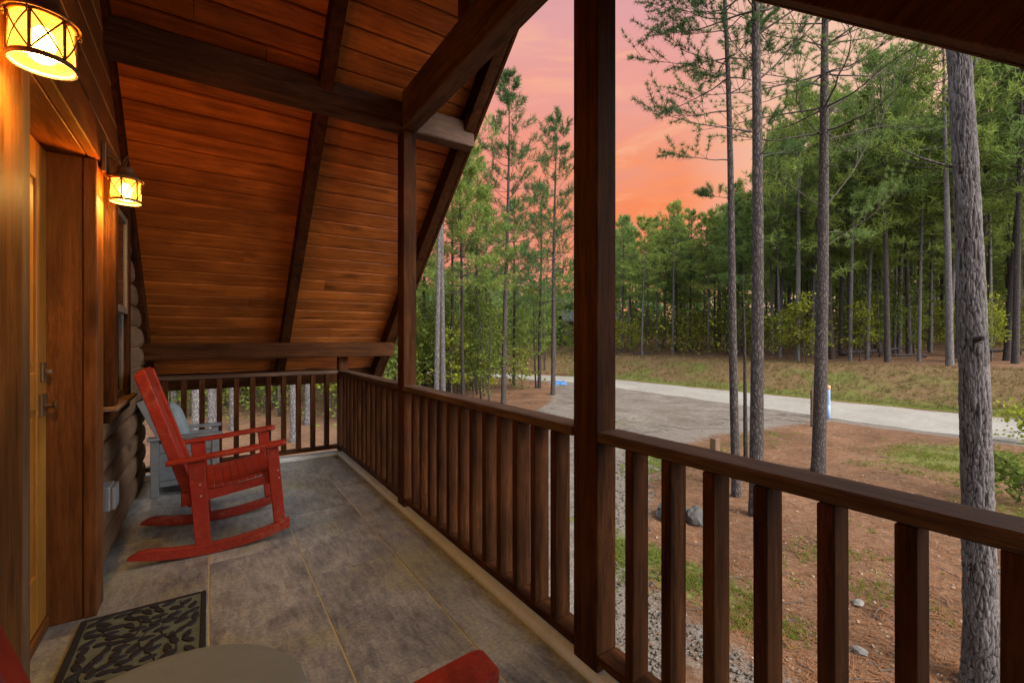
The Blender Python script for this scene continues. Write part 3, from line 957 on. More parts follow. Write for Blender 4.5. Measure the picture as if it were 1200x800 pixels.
# ------------------------------------------------------------------ rocking chairs
def rocking_chair(x0, y0, label):
    C = empty('rocking_chair', (x0, y0, 0), label, 'rocking chair', 'red rocking chairs')
    def P(x, y, z): return (x0 + x, y0 + y, z)
    def zr(x): return (x - 0.02) ** 2 / 2.85
    Wd = 0.63
    # runners
    for ya in (0.0, Wd - 0.04):
        n = 18; lo_, up = [], []
        for i in range(n + 1):
            x = -0.385 + 0.83 * i / n
            h = 0.062 * min(1.0, 0.12 + (x + 0.385) / 0.075) if x < -0.31 else 0.062
            lo_.append((x0 + x, zr(x) + 0.001)); up.append((x0 + x, zr(x) + 0.001 + h))
        MB().prism(lo_ + up[::-1], 1, y0 + ya, y0 + ya + 0.04).build('runner', M_red, C, bevel=0.004)
        yc = y0 + ya + 0.02
        # legs
        b = MB().prism([(x0 + 0.352, zr(0.385) + 0.064), (x0 + 0.418, zr(0.385) + 0.064), (x0 + 0.376, 0.605), (x0 + 0.305, 0.605)], 1, yc - 0.018, yc + 0.018)
        fl_ = b.build('leg', M_red, C, bevel=0.004)
        b = MB().prism([(x0 - 0.068, zr(-0.03) + 0.063), (x0 + 0.012, zr(-0.03) + 0.063), (x0 - 0.022, 0.57), (x0 - 0.108, 0.57)], 1, yc - 0.018, yc + 0.018)
        rl_ = b.build('leg', M_red, C, bevel=0.004)
        s = -1 if ya == 0 else 1
        for (bx_, bz_) in ((0.375, 0.45), (0.38, 0.40), (-0.045, 0.43), (-0.04, 0.36)):
            bo = MB().tube([P(bx_, ya + 0.02 + s * 0.017, bz_), P(bx_, ya + 0.02 + s * 0.0215, bz_)], 0.006, 8)
            bo.build('bolt', M_metalgrey, C)
        # armrest: wide, waisted, rounded front
        ca = ya + 0.02 + s * 0.008
        prof = []
        for (x, w) in ((-0.21, 0.030), (-0.12, 0.034), (0.05, 0.038), (0.22, 0.044), (0.34, 0.047), (0.395, 0.047), (0.414, 0.042), (0.42, 0.032)):
            prof.append((x, w))
        top = [(x, ca - w) for x, w in prof] + [(x, ca + w) for x, w in prof[::-1]]
        m = MB(); nn = len(top)
        vs = [P(x, y, 0.563 + 0.05 * (x + 0.2) / 0.6) for x, y in top] + [P(x, y, 0.588 + 0.05 * (x + 0.2) / 0.6) for x, y in top]
        fs = [tuple(range(nn - 1, -1, -1)), tuple(range(nn, 2 * nn))] + [(i, (i + 1) % nn, (i + 1) % nn + nn, i + nn) for i in range(nn)]
        m.add(vs, fs); m.build('armrest', M_red, C, bevel=0.006, seg=2)
        # seat side rail
        yi = (ya + 0.0415, ya + 0.064) if ya == 0 else (ya - 0.024, ya - 0.0015)
        lowc, upc = [], []
        for i in range(11):
            x = -0.14 + 0.515 * i / 10
            zt = 0.382 + 0.06 * ((x + 0.02) / 0.42) ** 2 * (1 if x > -0.02 else 0.3)
            upc.append((x0 + x, zt)); lowc.append((x0 + x, 0.300 + 0.075 * (x + 0.14) / 0.55))
        MB().prism(lowc + upc[::-1], 1, y0 + yi[0], y0 + yi[1]).build('seat_rail', M_red, C, bevel=0.003)
    # seat slats across
    st_ = MB()
    ns = 11
    for i in range(ns):
        xa = -0.10 + 0.482 * i / ns; xb = xa + 0.482 / ns - 0.0022
        def zs(x): return 0.386 + 0.07 * (max(x + 0.02, 0) / 0.42) ** 2
        za, zb = zs(xa), zs(xb)
        if i == ns - 1: zb -= 0.02
        st_.cur = i / ns
        vs = [P(xa, 0.043, za), P(xb, 0.043, zb), P(xb, Wd - 0.043, zb), P(xa, Wd - 0.043, za)]
        vs += [(p[0], p[1], p[2] + 0.022) for p in vs]
        st_.add(vs, [(0, 3, 2, 1), (4, 5, 6, 7), (0, 1, 5, 4), (1, 2, 6, 5), (2, 3, 7, 6), (3, 0, 4, 7)])
    st_.build('seat', M_red, C, bevel=0.0022)
    MB().box(x0 + 0.352, x0 + 0.374, y0 + 0.066, y0 + Wd - 0.066, 0.345, 0.428).build('front_apron', M_red, C, bevel=0.003)
    # back
    a = Vector((-0.075, 0, 0.29)); b = Vector((-0.335, 0, 1.105))
    d = (b - a).normalized(); nrm = Vector((d.z, 0, -d.x))
    def bp(s, y, t): 
        p = a + d * s + nrm * t
        return P(p.x, y, p.z)
    Lb = (b - a).length
    def slab_(m, s0, s1, y0_, y1_, t0, t1, bow=0.0):
        vs = [bp(s0, y0_, t0), bp(s1, y0_, t0), bp(s1, y1_, t0), bp(s0, y1_, t0), bp(s0, y0_, t1), bp(s1, y0_, t1), bp(s1, y1_, t1), bp(s0, y1_, t1)]
        m.add(vs, [(0, 3, 2, 1), (4, 5, 6, 7), (0, 1, 5, 4), (1, 2, 6, 5), (2, 3, 7, 6), (3, 0, 4, 7)])
    for yy in (0.068, Wd - 0.068 - 0.048):
        m = MB(); slab_(m, 0, Lb - 0.002, yy, yy + 0.048, -0.03, 0.028); m.build('back_stile', M_red, C, bevel=0.004)
    m = MB(); slab_(m, Lb - 0.105, Lb + 0.012, 0.118, Wd - 0.118, -0.018, 0.020); m.build('top_rail', M_red, C, bevel=0.005)
    m = MB(); slab_(m, 0.08, 0.15, 0.118, Wd - 0.118, -0.018, 0.015); m.build('lower_rail', M_red, C, bevel=0.004)
    n = 6; span = Wd - 0.236
    for i in range(n):
        w = span / n
        m = MB(); slab_(m, 0.152, Lb - 0.107, 0.118 + i * w + 0.006, 0.118 + (i + 1) * w - 0.006, -0.012, 0.008); m.build('back_slat', M_red, C, bevel=0.003)
    m = MB().box(x0 - 0.055, x0 - 0.03, y0 + 0.041, y0 + Wd - 0.041, 0.20, 0.25); m.build('stretcher', M_red, C, bevel=0.003)
    return C


rc = rocking_chair(0.0, 3.31, 'red wooden rocking chair standing on the porch floor beside the window')
rc2 = copy_tree(rc)
rc2.location = (0.068, 0.193, 0)
rc2['label'] = 'red rocking chair cut off by the bottom edge, only an arm and back edge showing'

# ------------------------------------------------------------------ grey armchair in the corner
G = empty('grey_armchair', (-0.2, 4.9, 0), 'weathered grey wooden armchair with a pale cushion in the far left corner', 'armchair')
def leg(x, y, zt): return MB().box(x, x + 0.055, y, y + 0.05, 0.002, zt).build('leg', M_grey, G, bevel=0.004)
gy0, gy1 = 4.72, 5.28
for yy in (gy0, gy1 - 0.05):
    leg(-0.40, yy, 0.465); leg(0.02, yy, 0.465)
    MB().box(-0.343, 0.018, yy + 0.008, yy + 0.042, 0.36, 0.44).build('side_rail', M_grey, G, bevel=0.003)
    MB().box(-0.343, 0.018, yy + 0.016, yy + 0.034, 0.13, 0.357).build('side_panel', M_grey, G, bevel=0.002)
    MB().box(-0.343, 0.018, yy + 0.009, yy + 0.041, 0.08, 0.127).build('side_rail', M_grey, G, bevel=0.003)
    MB().box(-0.42, 0.10, yy - 0.02, yy + 0.07, 0.468, 0.492).build('armrest', M_grey, G, bevel=0.005)
MB().box(-0.343, 0.07, gy0 + 0.054, gy1 - 0.054, 0.33, 0.36).build('seat', M_grey, G, bevel=0.004)
MB().box(0.03, 0.06, gy0 + 0.052, gy1 - 0.052, 0.10, 0.326).build('front_panel', M_grey, G, bevel=0.003)
for yy in (gy0 - 0.012, gy1 - 0.04):
    MB().bar((-0.325, yy + 0.025, 0.4935), (-0.462, yy + 0.025, 0.80), 0.05, 0.06, (1, 0, 0.4)).build('back_post', M_grey, G, bevel=0.004)
gb = MB()
for i in range(5):
    ya = gy0 + 0.075 + i * 0.084
    p0 = Vector((-0.315, ya, 0.363)); p1 = Vector((-0.455, ya, 0.80))
    d = (p1 - p0); n_ = Vector((d.z, 0, -d.x)).normalized() * 0.022
    vs = [p0, p1, p1 + Vector((0, 0.078, 0)), p0 + Vector((0, 0.078, 0))]
    vs += [v + n_ for v in vs]
    gb.add(vs, [(0, 3, 2, 1), (4, 5, 6, 7), (0, 1, 5, 4), (1, 2, 6, 5), (2, 3, 7, 6), (3, 0, 4, 7)])
gb.build('backrest', M_grey, G, bevel=0.004)
# cushion leaning on the back: a puffed square
cu = MB(); nq = 9
vs = []; 
for sgn in (1, -1):
    for i in range(nq):
        for j in range(nq):
            a, b_ = -1 + 2 * i / (nq - 1), -1 + 2 * j / (nq - 1)
            puff = 0.06 * (max(0, (1 - a ** 4) * (1 - b_ ** 4))) ** 0.5
            yy = 5.0 + 0.19 * a * (1 - 0.06 * b_ * b_); up = 0.17 * b_ * (1 - 0.06 * a * a)
            vs.append((-0.30 + 0.07 * 1 - 0.30 * up + sgn * puff, yy, 0.55 + up + 0.02))
fs = []
for sgn in (0, 1):
    o_ = sgn * nq * nq
    for i in range(nq - 1):
        for j in range(nq - 1):
            fs.append((o_ + i * nq + j, o_ + i * nq + j + 1, o_ + (i + 1) * nq + j + 1, o_ + (i + 1) * nq + j))
cu.add(vs, fs)
cz = cu.build('cushion', M_cloth, smooth=True, loc=(-0.25, 5.0, 0.37))
bmx = bmesh.new(); bmx.from_mesh(cz.data); bmesh.ops.remove_doubles(bmx, verts=bmx.verts, dist=0.0005); bmx.to_mesh(cz.data); bmx.free()
tag(cz, 'pale blue cushion on the grey armchair in the corner', 'cushion')

# ------------------------------------------------------------------ doormat and smudge disc
mx0, mx1, my0, my1 = -0.487, -0.012, 2.03, 2.822
MT = empty('doormat', ((mx0 + mx1) / 2, (my0 + my1) / 2, 0.002), 'doormat with raised black leaves on olive weave in front of the door', 'doormat')
MB().box(mx0 + 0.002, mx1 - 0.002, my0 + 0.002, my1 - 0.002, 0.0025, 0.009).build('mat_base', M_matbase, MT, bevel=0.002)
bd = MB()
bd.box(mx0, mx0 + 0.026, my0, my1, 0.002, 0.0145).box(mx1 - 0.022, mx1, my0, my1, 0.002, 0.0145)
bd.box(mx0 + 0.026, mx1 - 0.022, my0, my0 + 0.02, 0.002, 0.0145).box(mx0 + 0.026, mx1 - 0.022, my1 - 0.016, my1, 0.002, 0.0145)
bd.build('border', M_black, MT, bevel=0.003)
lf = MB(); rr = random.Random(21)


def mat_leaf(x, y, a, L, w):
    n = 12; pts = []
    for i in range(n):
        t_ = 2 * math.pi * i / n
        lx = L / 2 * math.cos(t_); ly = w / 2 * math.sin(t_) * (1 - 0.35 * math.cos(t_))
        X = x + (lx + L / 2) * math.cos(a) - ly * math.sin(a); Y = y + (lx + L / 2) * math.sin(a) + ly * math.cos(a)
        X = min(max(X, mx0 + 0.03), mx1 - 0.026); Y = min(max(Y, my0 + 0.024), my1 - 0.02)
        pts.append((X, Y))
    cx_ = sum(p[0] for p in pts) / n; cy_ = sum(p[1] for p in pts) / n
    vs = [(p[0], p[1], 0.0088) for p in pts] + [(cx_ + (p[0] - cx_) * 0.8, cy_ + (p[1] - cy_) * 0.8, 0.0148) for p in pts]
    fs = [tuple(range(n, 2 * n))] + [(i, (i + 1) % n, (i + 1) % n + n, i + n) for i in range(n)]
    lf.add(vs, fs)


spots = []
tries_ = 0
while tries_ < 6000:
    tries_ += 1
    x, y = rr.uniform(mx0 + 0.045, mx1 - 0.04), rr.uniform(my0 + 0.04, my1 - 0.035)
    if all(((x - a_[0]) / 0.047) ** 2 + ((y - a_[1]) / 0.041) ** 2 > 1 for a_ in spots):
        spots.append((x, y))
for (x, y) in spots:
    a = 0.9 + 0.9 * math.sin(x * 9 + 1.0) + 0.7 * math.sin(y * 11) + rr.choice((-0.45, 0.45)) + rr.uniform(-0.15, 0.15)
    L_ = rr.uniform(0.060, 0.076)
    mat_leaf(x - L_ / 2 * math.cos(a), y - L_ / 2 * math.sin(a), a, L_, rr.uniform(0.027, 0.033))
for k_ in range(4):
    x, y = mx0 + 0.07 + 0.10 * k_, my1 - 0.04; a = -1.5; pts = []
    for i in range(12):
        pts.append((x, y, 0.0105)); a = -1.57 + 0.55 * math.sin(i * 0.9 + k_)
        x += 0.058 * math.cos(a); y += 0.058 * math.sin(a)
        x = min(max(x, mx0 + 0.04), mx1 - 0.035)
        if y < my0 + 0.03: break
    lf.tube(pts, 0.0032, 5)
lf.build('leaf_pattern', M_black, MT)
# disc added for a smudged-out tripod shadow, over the corner of the doormat
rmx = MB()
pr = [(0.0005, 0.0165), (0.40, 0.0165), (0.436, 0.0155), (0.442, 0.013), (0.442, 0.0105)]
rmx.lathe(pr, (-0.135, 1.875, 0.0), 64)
rmo = rmx.build('smudge_disc', M_smudge, smooth=True, loc=(-0.135, 1.875, 0.0105))
tag(rmo, 'smooth round grey disc added for a smudged patch over the doormat', 'mat')

# ------------------------------------------------------------------ foliage generators (numpy)
def tuft_mesh(P, D, L, n, w, rng, flat=0.0):
    P = np.asarray(P); D = np.asarray(D); m = len(P)
    d = D[:, None, :] * 0.55 + rng.normal(0, 0.62, (m, n, 3))
    d[:, :, 2] += 0.12
    d /= np.linalg.norm(d, axis=2, keepdims=True) + 1e-9
    ln = L * rng.uniform(0.65, 1.15, (m, n, 1))
    r = rng.normal(0, 1, (m, n, 3)); s = np.cross(d, r); s /= np.linalg.norm(s, axis=2, keepdims=True) + 1e-9
    b = P[:, None, :] + rng.normal(0, L * 0.12, (m, n, 3))
    s = s * (w * rng.uniform(0.6, 1.2, (m, n, 1)))
    tip = b + d * ln
    V = np.stack([b - s * 0.5, b + s * 0.5, tip + s * 0.15, tip - s * 0.15], 2).reshape(-1, 3)
    F = np.arange(len(V)).reshape(-1, 4)
    return V, F


def leaf_quads(P, size, rng, droop=0.0):
    P = np.asarray(P); m = len(P)
    d = rng.normal(0, 1, (m, 3)); d[:, 2] *= 0.6; d[:, 2] -= droop; d /= np.linalg.norm(d, axis=1, keepdims=True) + 1e-9
    r = rng.normal(0, 1, (m, 3)); r[:, 2] += 1.0; s = np.cross(d, r); s /= np.linalg.norm(s, axis=1, keepdims=True) + 1e-9
    L = size * rng.uniform(0.6, 1.3, (m, 1)); wd = L * rng.uniform(0.28, 0.42, (m, 1))
    V = np.stack([P, P + d * L * 0.5 + s * wd, P + d * L, P + d * L * 0.5 - s * wd], 1).reshape(-1, 3)
    return V, np.arange(len(V)).reshape(-1, 4)


def trunk_path(H, lean, rng, n=12, wig=0.05, bow=0.0):
    pts = []
    ph = rng.uniform(0, 6.28, 4)
    for i in range(n + 1):
        t_ = i / n
        pts.append(Vector((lean[0] * t_ + bow * math.sin(math.pi * t_) + wig * t_ * math.sin(4 * t_ + ph[0]), lean[1] * t_ + wig * t_ * math.sin(5 * t_ + ph[1]), H * t_)))
    return pts


def interp_path(pts, t_):
    f = min(max(t_, 0), 0.9999) * (len(pts) - 1); i = int(f)
    return pts[i].lerp(pts[i + 1], f - i)


def make_pine(seed, H, r0, crown0, Wc, whorls, lean=(0, 0), tl=0.22, tn=7, tw=0.03, twigs=5, tper=3, dead=6, per=(3, 5), seg=8, wig=0.05, profile='cone', limbs=None, flare=0.25, cutz=None, sparse=1.0, nseg=5, crook=0.11):
    """returns (trunk MB, crown V, crown F) in local coordinates"""
    rng = np.random.default_rng(seed)
    pts = trunk_path(H, lean, rng, 16, wig)
    tr = MB()
    rad = []
    for i in range(len(pts)):
        t_ = i / (len(pts) - 1)
        rad.append(r0 * (1 - 0.62 * t_ - 0.33 * t_ ** 3) + (r0 * flare if i == 0 else 0))
    # extra ring just above the flare
    p2 = [pts[0] - Vector((0, 0, 0.12)), pts[0].lerp(pts[1], 0.12), pts[0].lerp(pts[1], 0.4)] + pts[1:]
    r2 = [r0 * (1 + flare), r0 * (1 + flare * 0.4), r0 * 1.0] + rad[1:]
    tr.tube(p2, r2, seg)
    brm = tr; tr.mi = 1
    TP, TD = [], []

    def branch(base, az, el, L, rb, tuft=True, curve=0.35):
        n = nseg; bp_ = [base]; p = base.copy(); e = el; a = az
        for i in range(n):
            st = L / n
            p = p + Vector((math.cos(a) * math.cos(e), math.sin(a) * math.cos(e), math.sin(e))) * st
            e += curve / n + rng.normal(0, crook); a += rng.normal(0, crook * 1.2)
            bp_.append(p.copy())
        brm.tube(bp_, [rb * (1.25 - 1.05 * (i / n) ** 0.7) for i in range(n + 1)], 4 if rb < 0.03 else 5, cap=False)
        if not tuft: return
        for k in range(twigs):
            t0 = 0.3 + 0.7 * (k + rng.uniform(0, 0.9)) / twigs
            q = interp_path(bp_, t0)
            side = 1 if k % 2 else -1
            aa = a + side * rng.uniform(0.4, 1.1); ee = e + rng.uniform(-0.15, 0.5)
            Lt = L * 0.34 * (1.2 - 0.55 * t0) * rng.uniform(0.6, 1.3) + 0.05
            dv_ = Vector((math.cos(aa) * math.cos(ee), math.sin(aa) * math.cos(ee), math.sin(ee)))
            q2 = q + dv_ * Lt
            brm.tube([q, q2], [rb * 0.25 + 0.002, 0.002], 3, cap=False)
            for j in range(tper):
                if rng.random() > sparse: continue
                tt = 0.25 + 0.75 * (j + 1) / tper
                TP.append(q.lerp(q2, tt)); TD.append(dv_)
        dv_ = (bp_[-1] - bp_[-2]).normalized()
        TP.append(bp_[-1]); TD.append(dv_); TP.append(bp_[-1].lerp(bp_[-2], 0.5)); TD.append(dv_)

    for w in range(whorls):
        t_ = (w + rng.uniform(0.2, 0.8)) / whorls
        h = crown0 + (1 - crown0) * t_
        base = interp_path(pts, h)
        if profile == 'cone': Lw = Wc * (0.22 + 0.95 * (1 - t_) ** 0.75) * (0.55 + 0.6 * min(1, t_ * 4 + 0.3))
        else: Lw = Wc * (0.4 + 0.9 * math.sin(math.pi * min(1, 0.18 + 0.8 * t_)))
        nb = int(rng.integers(per[0], per[1] + 1)); a0 = rng.uniform(0, 6.28)
        for b_ in range(nb):
            az = a0 + 6.283 * b_ / nb + rng.normal(0, 0.3)
            L = Lw * rng.uniform(0.55, 1.2)
            el = -0.1 + 0.75 * t_ + rng.normal(0, 0.15)
            branch(base, az, el, L, max(0.006, r0 * 0.16 * (1 - 0.7 * t_)), True, 0.45)
    for d_ in range(dead):
        h = crown0 * rng.uniform(0.3, 1.0)
        branch(interp_path(pts, h), rng.uniform(0, 6.28), rng.uniform(-0.3, 0.3), rng.uniform(0.3, 0.9) * Wc * 0.5, max(0.005, r0 * 0.08), False, 0.1)
    for lb in (limbs or []):
        zz, az, el, L, rb = lb
        branch(interp_path(pts, zz / H), az, el, L, rb, True, 0.3)
    # leader
    TP.append(pts[-1]); TD.append(Vector((0, 0, 1)))
    V, F = tuft_mesh([tuple(p) for p in TP], [tuple(p) for p in TD], tl, tn, tw, rng)
    return tr, V, F


def make_tree(name, label, cat, loc, parts, barkm, leafm, group=None, rot=0.0, crown_name='crown'):
    tr, V, F = parts
    root = empty(name, (0, 0, 0), label, cat, group)
    ORIG[root.name] = Vector((0, 0, 0))
    t_ = tr.build('trunk', barkm, root, smooth=True)
    t_.data.materials.append(M_twig)
    if len(V):
        cm = np_mesh('crown', V, F)
        link_mesh(crown_name, cm, leafm, root)
    root.location = loc; root.rotation_euler = (0, 0, rot)
    return root


def place(px, d, name, label, parts, barkm, leafm, cat='pine tree', group=None, rot=0.0):
    x, y = PX(px, d)
    return make_tree(name, label, cat, (x, y, float(gz(x, y)) - 0.02), parts, barkm, leafm, group, rot)


# direction helpers for limbs: az along image left / right
AZL = math.atan2(SX, -CX)           # towards picture left
AZR = math.atan2(-SX, CX)           # towards picture right


def leanv(side, back=0.0):          # metres to picture right (and away)
    return (CX * side + SX * back, -SX * side + CX * back)


# ------------------------------------------------------------------ foreground pines
near_t = dict(tl=0.082, tn=24, tw=0.0085, nseg=8, crook=0.11)
# slim pine, left of the trunk pair
place(863, 7.9, 'pine_tree', 'slender pine left of its thicker neighbour, sparse branches reaching left across the pink sky',
      make_pine(101, 11.5, 0.075, 0.62, 1.35, 11, leanv(-0.30), dead=3, per=(3, 4), twigs=9, tper=4, wig=0.06, seg=10,
                limbs=[(5.85, AZL + 0.1, 0.02, 1.2, 0.010), (6.7, AZL - 0.1, 0.0, 1.2, 0.012), (7.5, AZL + 0.25, 0.1, 1.3, 0.012), (5.2, AZL - 0.3, 0.1, 0.5, 0.007), (6.2, AZR - 0.4, 0.4, 0.8, 0.009), (8.3, AZL - 0.2, 0.15, 1.4, 0.013), (7.0, AZR, 0.4, 0.9, 0.010), (7.9, AZR + 0.3, 0.3, 1.0, 0.011)], **near_t), M_bark, M_needle_d)
place(886, 7.0, 'pine_tree', 'straight grey pine right of the slender one, rising past the top of the photo',
      make_pine(102, 12.5, 0.105, 0.60, 1.7, 11, leanv(0.02), dead=2, per=(3, 4), twigs=9, tper=4, wig=0.05, seg=12,
                limbs=[(5.9, AZL + 0.1, 0.12, 1.8, 0.013), (6.7, AZR, 0.65, 1.6, 0.014), (6.9, AZL, 0.7, 1.3, 0.013), (7.4, AZR - 0.3, 0.5, 1.7, 0.015), (7.8, AZL + 0.5, 0.4, 1.2, 0.013), (5.5, AZR + 0.5, 0.45, 1.0, 0.009)], **near_t), M_bark, M_needle_d)
place(874.5, 8.8, 'pine_sapling', 'thin dead pine stem standing between the two close trunks',
      make_pine(103, 3.9, 0.045, 0.9, 0.25, 1, leanv(-0.06), dead=7, per=(1, 2), twigs=2, tper=1, wig=0.03, seg=8, **near_t), M_bark_d, M_needle_d)
place(959, 9.3, 'pine_tree', 'dark pine with long bare curved limbs near the roof edge, blue marker beside its foot',
      make_pine(104, 13.5, 0.128, 0.5, 2.2, 12, leanv(0.25), dead=2, per=(3, 5), twigs=11, tper=4, wig=0.08, seg=12,
                limbs=[(5.4, AZR, 0.85, 3.2, 0.015), (5.4, AZL, 0.55, 1.7, 0.012), (6.8, AZR, 0.22, 2.3, 0.014), (7.4, AZR - 0.1, 0.5, 2.7, 0.019), (6.9, AZL + 0.2, 0.4, 2.0, 0.014), (7.9, AZL, 0.3, 2.0, 0.016), (8.2, AZR + 0.3, 0.3, 2.0, 0.016), (8.6, AZL + 0.4, 0.4, 1.8, 0.015), (4.9, AZR + 0.4, 0.1, 1.3, 0.008), (4.6, AZR, 0.55, 2.0, 0.009), (8.8, AZR, 0.4, 1.8, 0.015), (7.0, AZR + 0.9, 0.3, 1.8, 0.013)], **near_t), M_bark, M_needle)


# nearest trunk at the right, with modelled bark plates
def big_trunk():
    rng = np.random.default_rng(9)
    H, r0 = 13.0, 0.125
    lean = leanv(-0.72)
    seg, nz = 150, 520
    CR = []
    V = []
    zs_ = np.concatenate([np.linspace(-0.15, 5.2, 600), np.linspace(5.3, H, 50)])
    for zz in zs_:
        t_ = zz / H
        cx_ = lean[0] * t_ + 0.03 * math.sin(zz * 0.9); cy_ = lean[1] * t_ + 0.03 * math.cos(zz * 0.7)
        rr_ = 0.76 * (max(0.137 - 0.0105 * zz, 0.0) if zz < 6 else 0.074 * (1 - (zz - 6) / 8.5)) * (1 + 0.35 * math.exp(-max(zz, 0) / 0.22))
        for k_ in range(seg):
            a = 2 * math.pi * k_ / seg
            c_, s_ = math.cos(a), math.sin(a)
            q = Vector((c_ * r0 * 36, s_ * r0 * 36, zz * 10.0))
            q = q + Vector((mnoise.noise(q * 0.7), mnoise.noise(q * 0.7 + Vector((9, 3, 1))), mnoise.noise(q * 0.7 + Vector((1, 7, 5))))) * 0.9
            ds, _ = mnoise.voronoi(q)
            e = min((ds[1] - ds[0]) / 0.28, 1.0)
            nn = mnoise.fractal(Vector((c_ * 4, s_ * 4, zz * 5)), 1.0, 2.0, 4)
            fl_ = 1 + 0.10 * math.exp(-max(zz, 0) / 0.3) * math.cos(3 * a + 1)
            CR.append(min(1.0, max(0.0, e * 0.75 + 0.25 * nn + 0.12)))
            r_ = rr_ * fl_ + 0.0058 * (e - 0.6) + 0.006 * nn
            V.append((cx_ + c_ * r_, cy_ + s_ * r_, zz))
    nz = len(zs_)
    i_ = np.arange(nz * seg).reshape(nz, seg)
    a_ = i_[:-1]; b_ = i_[1:]
    F = np.stack([a_.ravel(), np.roll(a_, -1, 1).ravel(), np.roll(b_, -1, 1).ravel(), b_.ravel()], 1)
    return V, F, lean, CR


V, F, lean, CR = big_trunk()
x, y = PX(1160, 3.5)
D = empty('pine_tree', (0, 0, 0), 'thick rough barked pine trunk at the right, closest tree to the railing', 'pine tree')
ORIG[D.name] = Vector((0, 0, 0))
tm = np_mesh('trunk', V, F); tm.polygons.foreach_set('use_smooth', [True] * len(tm.polygons))
tm.attributes.new('plate', 'FLOAT', 'POINT').data.foreach_set('value', CR)


def plate_bark():
    m, nt, b = new_mat('plated_pine_bark')
    tc = N(nt, 'ShaderNodeTexCoord'); at = N(nt, 'ShaderNodeAttribute', attribute_name='plate')
    mp = N(nt, 'ShaderNodeMapping'); mp.inputs['Scale'].default_value = (1, 1, 0.45); nt.links.new(tc.outputs['Object'], mp.inputs['Vector'])
    f = noise(nt, mp.outputs[0], 65, 6, 0.7, 0.5); g_ = noise(nt, mp.outputs[0], 7, 4, 0.6)
    rp = ramp(nt, [(0.30, (0.040, 0.033, 0.031)), (0.50, (0.092, 0.079, 0.076)), (0.68, (0.18, 0.160, 0.156))])
    nt.links.new(math_(nt, 'ADD', math_(nt, 'MULTIPLY', f, 0.6), math_(nt, 'MULTIPLY', g_, 0.4)), rp.inputs[0])
    cr = ramp(nt, [(0.12, 0.0), (0.55, 1.0)]); nt.links.new(at.outputs['Fac'], cr.inputs[0])
    nt.links.new(mixc(nt, cr.outputs[0], (0.014, 0.010, 0.009), rp.outputs[0]), b.inputs['Base Color'])
    b.inputs['Roughness'].default_value = 0.9; b.inputs['Specular IOR Level'].default_value = 0.15
    bump(nt, b, f, 0.6, 0.01)
    return m


link_mesh('trunk', tm, plate_bark(), D)
_, Vc, Fc = make_pine(105, 13.0, 0.09, 0.62, 2.2, 9, lean, dead=0, per=(3, 4), twigs=6, tper=3, **near_t)
stb = MB()
for (zz, az, el, L, rb) in ((4.02, AZL + 0.1, 0.22, 0.42, 0.008), (3.85, AZL + 0.7, 1.0, 0.2, 0.011), (4.6, AZR - 0.3, 1.1, 0.2, 0.012), (1.55, AZR + 0.4, 0.2, 0.06, 0.02), (0.9, AZR + 0.1, 0.2, 0.05, 0.018), (2.7, AZL + 1.2, 0.2, 0.06, 0.018)):
    b0 = Vector((lean[0] * zz / 13, lean[1] * zz / 13, zz)); dv_ = Vector((math.cos(az) * math.cos(el), math.sin(az) * math.cos(el), math.sin(el)))
    MB().tube([b0 + dv_ * 0.08, b0 + dv_ * (0.12 + L * 0.5), b0 + dv_ * (0.12 + L) + Vector((0, 0, L * 0.06))], [rb * 1.3, rb, rb * 0.4], 7).build('branch_stub', M_bark, D, smooth=True)
_tr, _, _ = make_pine(105, 13.0, 0.09, 0.62, 2.2, 9, lean, dead=0, per=(3, 4), twigs=6, tper=3, **near_t)
lm_ = MB()
keep = [f for f, m_ in zip(_tr.f, _tr.m) if m_ == 1]
lm_.v = _tr.v; lm_.f = keep; lm_.r = [0.0] * len(keep); lm_.m = [0] * len(keep)
lb_ = lm_.build('upper_limbs', M_twig, D, smooth=True)
bmx = bmesh.new(); bmx.from_mesh(lb_.data); bmesh.ops.delete(bmx, geom=[v for v in bmx.verts if not v.link_faces], context='VERTS'); bmx.to_mesh(lb_.data); bmx.free()
link_mesh('crown', np_mesh('crown', Vc, Fc), M_needle, D)
D.location = (x, y, float(gz(x, y)) - 0.02)

# ------------------------------------------------------------------ left-gap pines
mid_t = dict(tl=0.20, tn=9, tw=0.022)
place(511, 13.5, 'pine_tree', 'pale grey pine trunk, left one of a close pair just right of the second post', make_pine(201, 13.5, 0.082, 0.62, 1.5, 9, leanv(0.15), dead=4, **mid_t), M_bark_g, M_needle)
place(519.5, 14.3, 'pine_tree', 'pale grey pine trunk, right one of a close pair just right of the second post', make_pine(202, 13.0, 0.085, 0.60, 1.5, 9, leanv(-0.1), dead=4, **mid_t), M_bark_g, M_needle)
place(590, 19.3, 'pine_tree', 'tall narrow pine with a pointed top against the pink sky, left of the nearest post', make_pine(203, 13.7, 0.115, 0.36, 1.75, 20, leanv(0.25), dead=10, per=(3, 5), twigs=6, tper=3, **mid_t), M_bark, M_needle_d)
place(648, 22.0, 'pine_tree', 'tall pine with a pointed top touching the left edge of the nearest post', make_pine(204, 13.2, 0.122, 0.34, 1.9, 20, leanv(0.15), dead=10, per=(3, 5), twigs=6, tper=3, **mid_t), M_bark, M_needle_d)
place(632, 25.0, 'pine_tree', 'thinner pine just left of the tall one by the nearest post', make_pine(205, 11.0, 0.105, 0.36, 1.7, 16, leanv(0.1), dead=8, **mid_t), M_bark_d, M_needle)
place(543, 18.0, 'pine_tree', 'bushy green pine beside the sloping roof edge', make_pine(206, 10.4, 0.08, 0.42, 1.9, 18, leanv(-0.2), dead=8, per=(4, 6), twigs=7, tper=4, **mid_t), M_bark_d, M_needle_y)
